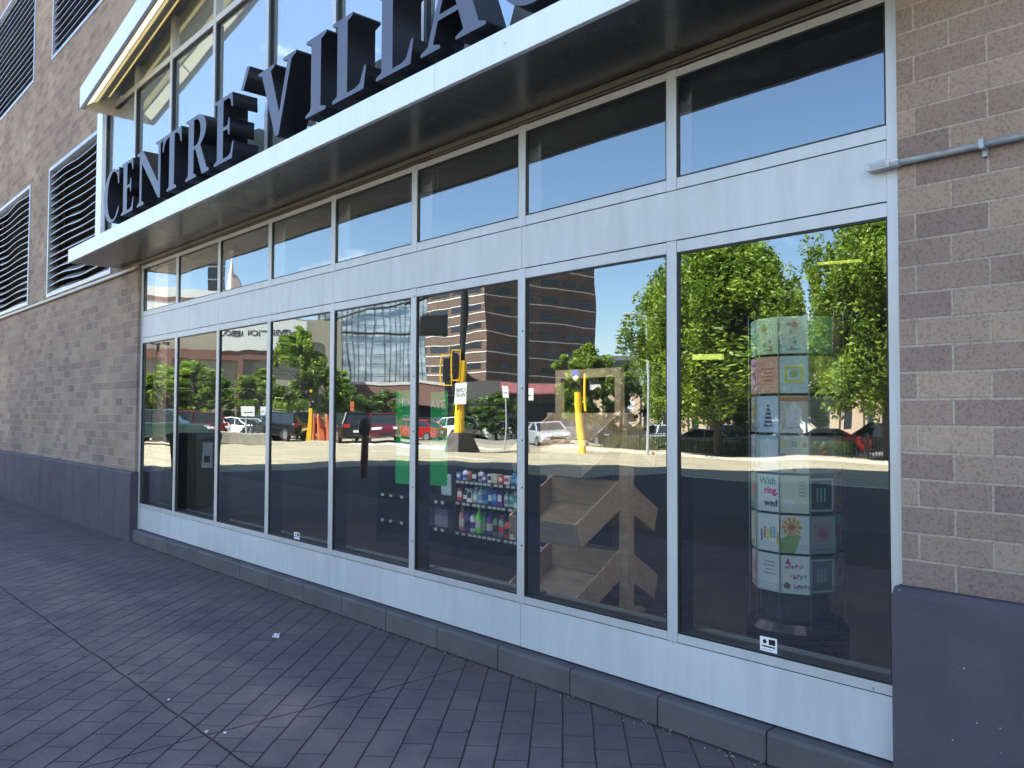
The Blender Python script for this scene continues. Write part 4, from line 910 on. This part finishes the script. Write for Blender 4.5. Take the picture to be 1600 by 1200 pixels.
def tree_proto(seed, H, cz, rx, rz_, nclump, nleaf, leafm, ls, upright=0):
    rs = random.Random(seed); t = bpy.data.objects.new('street_tree', None); COL.objects.link(t)
    tr = MB(); top = Vector((rs.uniform(-.2, .2), rs.uniform(-.2, .2), cz)); tr.tube((0, 0, 0), (top*.5), .035*H*.5, .028*H*.5, 9); tr.tube(top*.5, top, .028*H*.5, .012*H*.5, 9)
    cl = []
    for i in range(nclump):
        th = rs.uniform(0, 2*pi); ph = rs.uniform(-.9, 1); rr = rs.uniform(.35, 1.0)
        w_ = math.sqrt(max(0, 1-ph*ph))*(1.0 if ph < .2 else 1-.35*ph)
        c = Vector((rx*rr*w_*cos(th), rx*rr*w_*sin(th), cz+rz_*ph*(.75+.25*rr)))
        cl.append((c*1.0 if rs.random() < .7 else Vector((c.x*1.18, c.y*1.18, c.z+.15*rz_)), rs.uniform(.09, .26)*rx))
        b0 = Vector((0, 0, cz-rz_*.8+max(0, (c.z-cz+rz_*.8))*.45)); b0.x = top.x*b0.z/cz; b0.y = top.y*b0.z/cz
        tr.tube(b0, b0.lerp(c, .55)+Vector((0, 0, -.1)), .012*H*.35, .006*H*.35, 5, False); tr.tube(b0.lerp(c, .55)+Vector((0, 0, -.1)), c, .006*H*.35, .002*H*.35, 5, False)
    trunk = tr.build('trunk', M['bark'], t, fix=False)
    lv = MB(); per = nleaf//nclump
    for c, r in cl:
        for i in range(per):
            d = Vector((rs.gauss(0, 1), rs.gauss(0, 1), rs.gauss(0, 1))).normalized()*r*(rs.random()**.45)
            d.z *= (1.7 if upright else .8); p = c+d; s = ls*rs.uniform(.4, 1.5)
            a = Vector((rs.gauss(0, 1), rs.gauss(0, 1), rs.gauss(0, .6))).normalized(); b = a.cross(Vector((rs.gauss(0, 1), rs.gauss(0, 1), rs.gauss(0, 1)))).normalized()
            lv.add([p+a*s, p+b*s*.45, p-a*s, p-b*s*.45], [(0, 1, 2, 3)])
    lv.build('crown', leafm, t, fix=False)
    bpy.context.view_layer.update()
    return t, snapshot()
TP = [tree_proto(11, 8, 5.0, 3.0, 3.0, 90, 26000, M['leaf'], .13), tree_proto(12, 10, 5.9, 3.5, 4.1, 230, 84000, M['leaf'], .10, 1), tree_proto(13, 6, 3.2, 2.5, 2.6, 45, 8000, M['leaf2'], .13)]
used = set()
trees = [ # px, d, proto, scale xy, scale z, rot, label
 (226, 66, 0, .62, .55, 10, 'small light green tree at the far left edge of the reflected street'),
 (262, 70, 0, .75, .66, 70, 'light green tree behind the dark green SUV'),
 (305, 68, 0, .9, .70, 130, 'round green tree behind the litter bin'),
 (345, 74, 2, .9, .88, 200, 'dark green tree left of the brown pillar'),
 (405, 72, 0, .62, .66, 300, 'pale green tree behind the small white parking sign'),
 (470, 58, 0, .80, .92, 40, 'tall bright green tree beside the yellow barrier'),
 (512, 62, 0, .60, .66, 140, 'smaller green tree on the right of the tall bright one'),
 (545, 66, 2, .95, .72, 90, 'low bushy tree before the brown low building, left'),
 (605, 68, 2, .9, .68, 190, 'low bushy tree before the brown low building, right'),
 (770, 60, 2, .8, .60, 30, 'low dark bush tree behind the railings at the foot of the tower'),
 (725, 66, 2, .7, .58, 100, 'low dark bush tree left of the yellow signal pole'),
 (912, 47, 0, .68, .72, 0, 'round leafy tree in front of the dark tower side'),
 (975, 50, 2, .9, .88, 60, 'dense darker tree between the round one and the large one'),
 (1046, 46, 1, .50, .84, 200, 'slim upright tree with loose branches beside the lamp'),
 (1125, 40, 1, 1.12, 1.0, 20, 'large upright tree filling the left of the last window'),
 (1190, 46, 1, .9, .80, 110, 'large tree directly behind the card stand'),
 (1262, 50, 0, .8, .74, 160, 'lower tree below the gap of open sky'),
 (1388, 37, 1, .95, 1.08, 250, 'tallest tree at the right edge of the last window'),
 (1440, 44, 0, 1.1, 1.1, 250, 'broad tree beyond the right end of the parking lot')]
for (px, d, pi_, sx, sz, r, lab) in trees:
    if pi_ in used: o = dup(TP[pi_][0], None, TP[pi_][1])
    else: o = TP[pi_][0]; used.add(pi_)
    p = at(px, d); o.location = (p.x, p.y, p.z-.2); o.scale = (sx, sx, sz); o.rotation_euler.z = radians(r)
    tag(o, lab, 'tree', 'trees across the street')

# buildings across the street ------------------------------------------------
def facing(px, d):
    p = at(px, d); v = Vector((MIR.x-p.x, MIR.y-p.y)); return p, math.atan2(v.y, v.x)+pi/2
beige = noisy('beige_render', (.27, .24, .18), (.31, .28, .21), .2, .85); redb = mat('red_brown_band', (.16, .07, .05), .7); wband = mat('white_band', (.62, .62, .58), .7)
p, rz = facing(370, 88)
hall = thing('convention_hall', 'big windowless beige hall with a white lettered band and brown pillars', 'building', (p.x, p.y, p.z-.2), rz)
MB().box(-10.4, 15, 0, 14, 0, 11.6).build('wall', beige, hall)
MB().box(-1.2, 15.1, -.4, 14.1, 11.6, 14.2).build('roof_band', wband, hall)
MB().box(.8, 15.1, -.45, -.401, 12.9, 13.3).build('red_stripe', redb, hall)
MB().box(-7.0, 15, -.5, -.001, 7.3, 8.2).build('brown_beam', redb, hall)
for x in (-.6, 6.2, 12): MB().box(x-.45, x+.45, -.7, -.51, 0, 7.3).build('pillar', redb, hall)
MB().box(-7.0, 2.0, -.62, -.51, 8.25, 11.4).build('banner', mat('banner_white', (.60, .60, .55), .6), hall)
text_mb('CONVERSATION ABOUT', .82, mat('banner_ink', (.03, .03, .035), .6), hall, 'banner_lettering', (-2.4, -.64, 9.75), align='CENTER', depth=.01, bold=.012)
# tower
brn = noisy('brown_brick', (.11, .070, .050), (.14, .09, .066), .3, .85); wst = mat('white_stone', (.62, .58, .52), .7); wg = mat('tower_glass', (.025, .028, .034), .25)
p = at(753, 112)
h_ = at(930, 1)-MIR; t_ = (p.x-MIR.x)/h_.x; TD = p.y-(MIR.y+h_.y*t_)
tow = thing('office_tower', 'tall brown brick tower striped with thin white bands', 'building', (p.x, p.y, p.z-.2))
MB().box(-26, 0, -TD, 0, 0, 25.9).build('wall', brn, tow)
for k in range(9):
    z = 2.2+k*2.62
    b = MB(); b.box(-26, .05, .0005, .06, z, z+.14); b.box(.0005, .06, -TD, .05, z, z+.14); b.box(-26, .05, .0005, .05, z+1.35, z+1.45); b.build('white_band', wst, tow)
    if 1:
        g_ = MB()
        for i in range(7): g_.box(-25.4+i*3.6, -22.6+i*3.6, .0008, .04, z+.55, z+1.33)
        for i in range(int(TD/4.1)): g_.box(.0008, .04, -TD+1+i*4.1, -TD+3.8+i*4.1, z+.55, z+1.33)
        g_.build('window_row', wg, tow)
MB().box(-12, -3, -TD+3, -4, 25.9, 27.2).build('roof_plant_room', wband, tow)
# atrium with glass front
p, rz = facing(585, 105)
atr = thing('glass_atrium', 'blue glass fronted building with a dark frame above a brown base', 'building', (p.x, p.y, p.z-.2), rz)
gm = noisy('painted_sky_glass', (.30, .38, .42), (.72, .77, .78), .45, .18, .5, detail=8, stretch=(1, 1, 2.5))  # mottled sky reflection painted into the glass colour
MB().box(-6.5, 6.5, 0, 10, 4.6, 16.5).build('curtain_wall', gm, atr)
fr_ = MB()
for i in range(17): fr_.box(-6.5+i*.8, -6.46+i*.8, -.08, -.001, 4.6, 16.5)
for i in range(9): fr_.box(-6.5, 6.5, -.1, -.081, 5.8+i*1.2, 5.84+i*1.2)
for a, b in (((-6, 12), (6, 12.0)), ((-4, 16), (6, 13.5))): fr_.tube((a[0], -.3, a[1]), (b[0], -.3, b[1]), .13, n=6)
fr_.build('frame', M['dark'], atr)
MB().box(-8, 9.5, -4, 9.9, 3.0, 5.8).build('brown_storey', noisy('brown_render', (.2, .1, .075), (.24, .13, .1), .3, .8), atr)
MB().box(-7.5, 9, -3.5, 9.8, 0, 2.98).build('ground_storey', M['void'], atr)
MB().box(-8.05, 9.55, -4.06, -4.005, 5.55, 5.9).build('coping', wst, atr)
# dark blue tower & steeple far away
p, rz = facing(337, 210); t = thing('glass_tower', 'dark blue glass tower rising far beyond the hall', 'building', (p.x, p.y, p.z-.2), rz)
MB().box(-1.6, 1.6, 0, 6, 0, 44).build('curtain_wall', wg, t)
fm = MB(); 
for i in range(14): fm.box(-1.62, 1.62, -.05, -.001, 3*i+1, 3*i+1.25)
fm.build('floor_bands', M['steel'], t)
p, rz = facing(361, 180); t = thing('church_steeple', 'slender orange stone steeple beyond the hall roof', 'building', (p.x, p.y, p.z-.2), rz)
MB().box(-.9, .9, -.9, .9, 0, 27).build('tower', mat('orange_stone', (.5, .3, .2), .8), t); MB().lathe([(1.1, 27), (.45, 30), (.03, 34.5)], 8).build('spire', mat('pink_spire', (.55, .4, .34), .7), t)
# low beige building with columns
p, rz = facing(1190, 72)
lowb = thing('columned_building', 'low beige building with tall narrow windows and columns behind the parking lot', 'building', (p.x, p.y, p.z-.2), rz)
tanm = noisy('tan_stone', (.40, .29, .19), (.48, .36, .25), .4, .8)
MB().box(-11.5, 14, 0, 9, 0, 4.3).build('wall', tanm, lowb); MB().box(-11.7, 14.2, -.25, 9.2, 4.3, 4.75).build('cornice', wst, lowb)
for i in range(17):
    x = -10.8+i*1.5
    MB().box(x, x+.45, -.22, -.001, 0, 4.3).build('column', tanm, lowb)
    o = MB().box(x+.7, x+1.15, -.03, -.001, 1.2, 3.3).build('window', wg, lowb)
# gabled white entrance
p, rz = facing(1236, 60)
ent = thing('white_pavilion', 'small white gabled entrance with a brown roof between the trees', 'building', (p.x, p.y, p.z-.2), rz)
MB().prism([(-1.5, 0), (1.5, 0), (1.5, 2.4), (0, 3.5), (-1.5, 2.4)], 3, 'y', 0).build('wall', mat('white_wall', (.7, .7, .68), .7), ent)
for s in (-1, 1): MB().hexa([(s*1.8, -.3, 2.25), (0, -.3, 3.56), (0, 3.3, 3.56), (s*1.8, 3.3, 2.25), (s*1.8, -.3, 2.4), (0, -.3, 3.72), (0, 3.3, 3.72), (s*1.8, 3.3, 2.4)]).build('roof', redb, ent)
MB().box(-.5, .5, -.03, -.001, 0, 2.1).build('door', wg, ent)
# slab seen above the round tree, stone block
p, rz = facing(962, 120); t = thing('grey_block', 'grey flat roofed block behind the darker tree', 'building', (p.x, p.y, p.z-.2), rz); MB().box(-3.5, 3.5, 0, 8, 0, 10.5).build('wall', mat('grey_wall', (.1, .1, .11), .8), t)
wr_ = MB()
for k in range(4): wr_.box(-3.3, 3.3, -.03, -.001, 1.5+k*2.4, 2.6+k*2.4)
wr_.build('window_row', wg, t)
# red awning shop below tower
p, rz = facing(790, 84); t = thing('awning_shop', 'low dark shop with a faded red awning below the tower', 'building', (p.x, p.y, p.z-.2), rz)
MB().box(-6, 5, 0, 6, 0, 5.3).build('wall', mat('dark_front', (.07, .065, .06), .7), t); MB().hexa([(-5.5, -1.6, 4.1), (1.0, -1.6, 4.1), (1.0, 0, 4.2), (-5.5, 0, 4.2), (-5.5, -1.6, 4.25), (1.0, -1.6, 4.25), (1.0, 0, 5.2), (-5.5, 0, 5.2)]).build('awning', mat('red_canvas', (.17, .05, .05), .8), t)
MB().box(-5.6, 4.6, -.05, -.001, .4, 3.2).build('window_row', wg, t)

# street furniture -------------------------------------------------------------
yel = mat('signal_yellow', (.75, .45, .02), .4); og = mat('orange_plastic', (.5, .12, .04), .5)
def gp_(px, d, dz=-.008): p = at(px, d); return (p.x, p.y, p.z+dz)
t = thing('traffic_signal', 'dark signal pole with yellow lower shaft and yellow framed signal heads', 'traffic signal', gp_(722, 36), facing(722, 36)[1])
MB().lathe([(.72, 0), (.5, .8), (.3, .82)], 4).build('base', noisy('block_base', (.05, .045, .04), (.09, .08, .07), 3, .8), t)
MB().tube((0, 0, .8), (0, 0, 3.9), .26, n=12).build('yellow_shaft', yel, t); MB().tube((0, 0, 3.9), (0, 0, 9.5), .15, .11, n=12).build('pole', M['dark'], t)
for (x, z) in ((.75, 2.9), (.30, 3.1)):
    o = MB(); 
    for q in ((-.22, -.19, 0, 1.25), (.19, .22, 0, 1.25), (-.19, .19, 0, .04), (-.19, .19, 1.21, 1.25)): o.box(x+q[0], x+q[1], -.3, -.1, z+q[2], z+q[3])
    o = o.build('signal_head', yel, t); MB().box(x-.13, x+.13, -.28, -.12, z+.12, z+1.1).build('housing', M['dark'], o)
MB().tube((0, 0, 7.2), (2.4, 0, 6.4), .1, n=8).build('mast_arm', M['dark'], t); MB().box(.7, 1.9, -.3, .1, 4.9, 5.9).build('overhead_signal', M['dark'], t, bevel=.1)
o = MB().box(-.33, .33, -.36, -.33, 2.1, 3.0).build('sign_plate', M['white'], t); text_mb('ONE\nWAY', .26, M['dark'], o, 'sign_lettering', (0, -.365, 2.62), align='CENTER')
t = thing('yellow_bollard', 'yellow signal post with a blue and white sign top beside the hedge', 'post', gp_(903, 38), facing(903, 38)[1])
MB().tube((0, 0, 0), (0, 0, 2.75), .17, n=12).build('post', yel, t); MB().tube((-.35, 0, 1.9), (-.35, 0, 3.6), .07, n=8).build('upright', yel, t); MB().tube((-.2, 0, 2.3), (-.35, 0, 2.3), .04, n=6).build('bracket', yel, t)
MB().box(.0, .3, -.05, 0, 3.55, 3.78).build('blue_plate', plastic((.03, .1, .5)), t); MB().lathe([(.02, 3.25), (.14, 3.35), (.14, 3.45), (.02, 3.54)], 10, (.12, 0, 0)).build('lamp', M['white'], t)
t = thing('road_barrier', 'yellow post with orange barrels and small signal heads', 'barrier', gp_(492, 50), facing(492, 50)[1]); t.scale = (-.5, .5, .66)
MB().box(-.75, -.1, -.2, .2, 0, 2.9).build('yellow_post', yel, t, bevel=.03); 
for x in (.25, .8, 1.3): MB().lathe([(.26, 0), (.22, .9), (.2, 2.2), (.1, 2.4)], 10, (x, 0, 0)).build('barrel', og, t)
for x in (-.5, .3, .9): o = MB().box(x-.15, x+.15, -.12, .12, 3.1+.2*(x < 0), 4.2+.2*(x < 0)).build('signal_head', M['dark'], t); 
MB().box(-.7, -.3, -.15, -.121, 4.35, 4.6).build('visor', yel, t); MB().tube((-.45, 0, 2.9), (-.45, 0, 3.3), .05, n=6).build('stem', M['dark'], t)
for x in (.3, .9): MB().tube((x, 0, 2.3), (x, 0, 3.1), .04, n=6).build('stem', M['dark'], t)
t = thing('litter_bin', 'dark tapered litter bin with a white notice on its side', 'bin', tuple(at(309, 13.8)), facing(309, 13.8)[1])
MB().lathe([(.26, 0), (.27, .02), (.38, 1.04), (.40, 1.05), (.40, 1.12), (.36, 1.16)], 4).build('body', mat('bin_plastic', (.014, .018, .018), .45), t, bevel=.02); 
o = MB().box(-.25, -.09, -.291, -.287, .62, 1.0).build('notice', M['white'], t); MB().box(-.22, -.12, -.294, -.2915, .7, .8).build('printed_mark', M['dark'], o)
t = thing('parking_meter', 'dark red parking meter post with a round dark head', 'parking meter', gp_(575, 20, 0), facing(575, 20)[1])
MB().tube((0, 0, 0), (0, 0, 1.0), .075, n=10).build('post', mat('dark_red_paint', (.10, .008, .008), .4), t); MB().lathe([(.08, 1.0), (.13, 1.06), (.15, 1.22), (.13, 1.36), (.04, 1.42)], 12).build('head', M['dark'], t)
t = thing('street_lamp', 'tall grey street lamp with one arm above the slim upright tree', 'street lamp', gp_(1012, 40), facing(1012, 40)[1])
MB().tube((0, 0, 0), (0, 0, 6.4), .08, .05, n=8).build('pole', M['steel'], t); MB().tube((0, 0, 6.4), (.75, 0, 6.6), .035, n=6).build('arm', M['steel'], t); MB().box(.55, 1.2, -.1, .1, 6.52, 6.64).build('lamp_head', M['steel'], t, bevel=.02)
t = thing('street_lamp', 'slim double headed parking lot lamp in front of the first window trees', 'street lamp', gp_(247, 52), facing(247, 52)[1])
MB().tube((0, 0, 0), (0, 0, 5.6), .06, .04, n=8).build('pole', M['dark'], t)
for s in (-1, 1): MB().box(s*.45-.22, s*.45+.22, -.1, .1, 5.5, 5.66).build('lamp_head', M['dark'], t); MB().tube((0, 0, 5.5), (s*.3, 0, 5.58), .03, n=6).build('arm', M['dark'], t)
for (px, d, h, lab) in ((393, 50, 2.1, 'white parking sign on a thin post behind the planters'), (411, 56, 2.2, 'pale parking sign on a thin post beside the dark green vehicle'), (552, 48, 2.3, 'small orange edged sign in front of the brown building'), (783, 40, 3.0, 'white rectangular sign on a post near the railings'), (829, 38, 2.9, 'white sign plate at the left edge of the seventh window'), (985, 58, 2.9, 'white sign board low in front of the columned building')):
    t = thing('street_sign', lab, 'sign', gp_(px, d), facing(px, d)[1], 'street signs across the road')
    MB().tube((0, .03, 0), (0, .03, h), .035, n=6).build('post', M['steel'], t); MB().box(-.16, .16, -.02, .0, h-.55, h).build('plate', M['white'] if px != 552 else og, t)
    MB().box(-.10, .10, -.026, -.021, h-.35, h-.31).build('printed_line', M['dark'], t)
for i in range(5):
    px = 352+i*17.5; t = tag(MB().box(-.32, .32, -.3, .3, 0, .62).build('planter', noisy('planter_concrete', (.3, .27, .22), (.4, .36, .3), 3, .85), loc=gp_(px, 46), rz=facing(px, 46)[1], bevel=.03), 'pale concrete kerb planter in the row before the parked cars, number %d from the left' % (i+1) if 0 else 'pale concrete planter block in the row before the parked cars', 'planter', 'concrete planters along the street')
fm = MB(); y = -30.6; x = -20.0
while x < 12: fm.box(x-.012, x+.012, y-.012, y+.012, gz(y), gz(y)+1.0); x += .14
for z in (.12, .86): fm.box(-20, 12, y-.018, y+.018, gz(y)+z, gz(y)+z+.04)
fn = thing('railing', 'black picket railing along the far pavement before the parking lot', 'railing', (0, 0, 0)); fm.build('pickets', M['dark'], fn)
ps = MB(); x = -20
while x <= 12: ps.box(x-.04, x+.04, y-.04, y+.04, gz(y)-.1, gz(y)+1.12); x += 2.4
ps.build('railing_post', M['dark'], fn)
hd = MB(); rs = random.Random(9)
for i in range(9000):
    x = rs.uniform(-21, -6.5); y = -31.6+rs.uniform(-.4, .4); z = gz(y)-.1+.85*rs.random()**.6; s = .06
    a = Vector((rs.gauss(0, 1), rs.gauss(0, 1), rs.gauss(0, 1))).normalized(); b = a.cross(Vector((rs.gauss(0, 1), rs.gauss(0, 1), rs.gauss(0, 1)))).normalized(); q = Vector((x, y, z))
    hd.add([q+a*s, q+b*s*.5, q-a*s, q-b*s*.5], [(0, 1, 2, 3)])
o = hd.build('hedge', M['leaf2'], fix=False); tag(o, 'low clipped hedge growing behind the black railing', 'hedge')
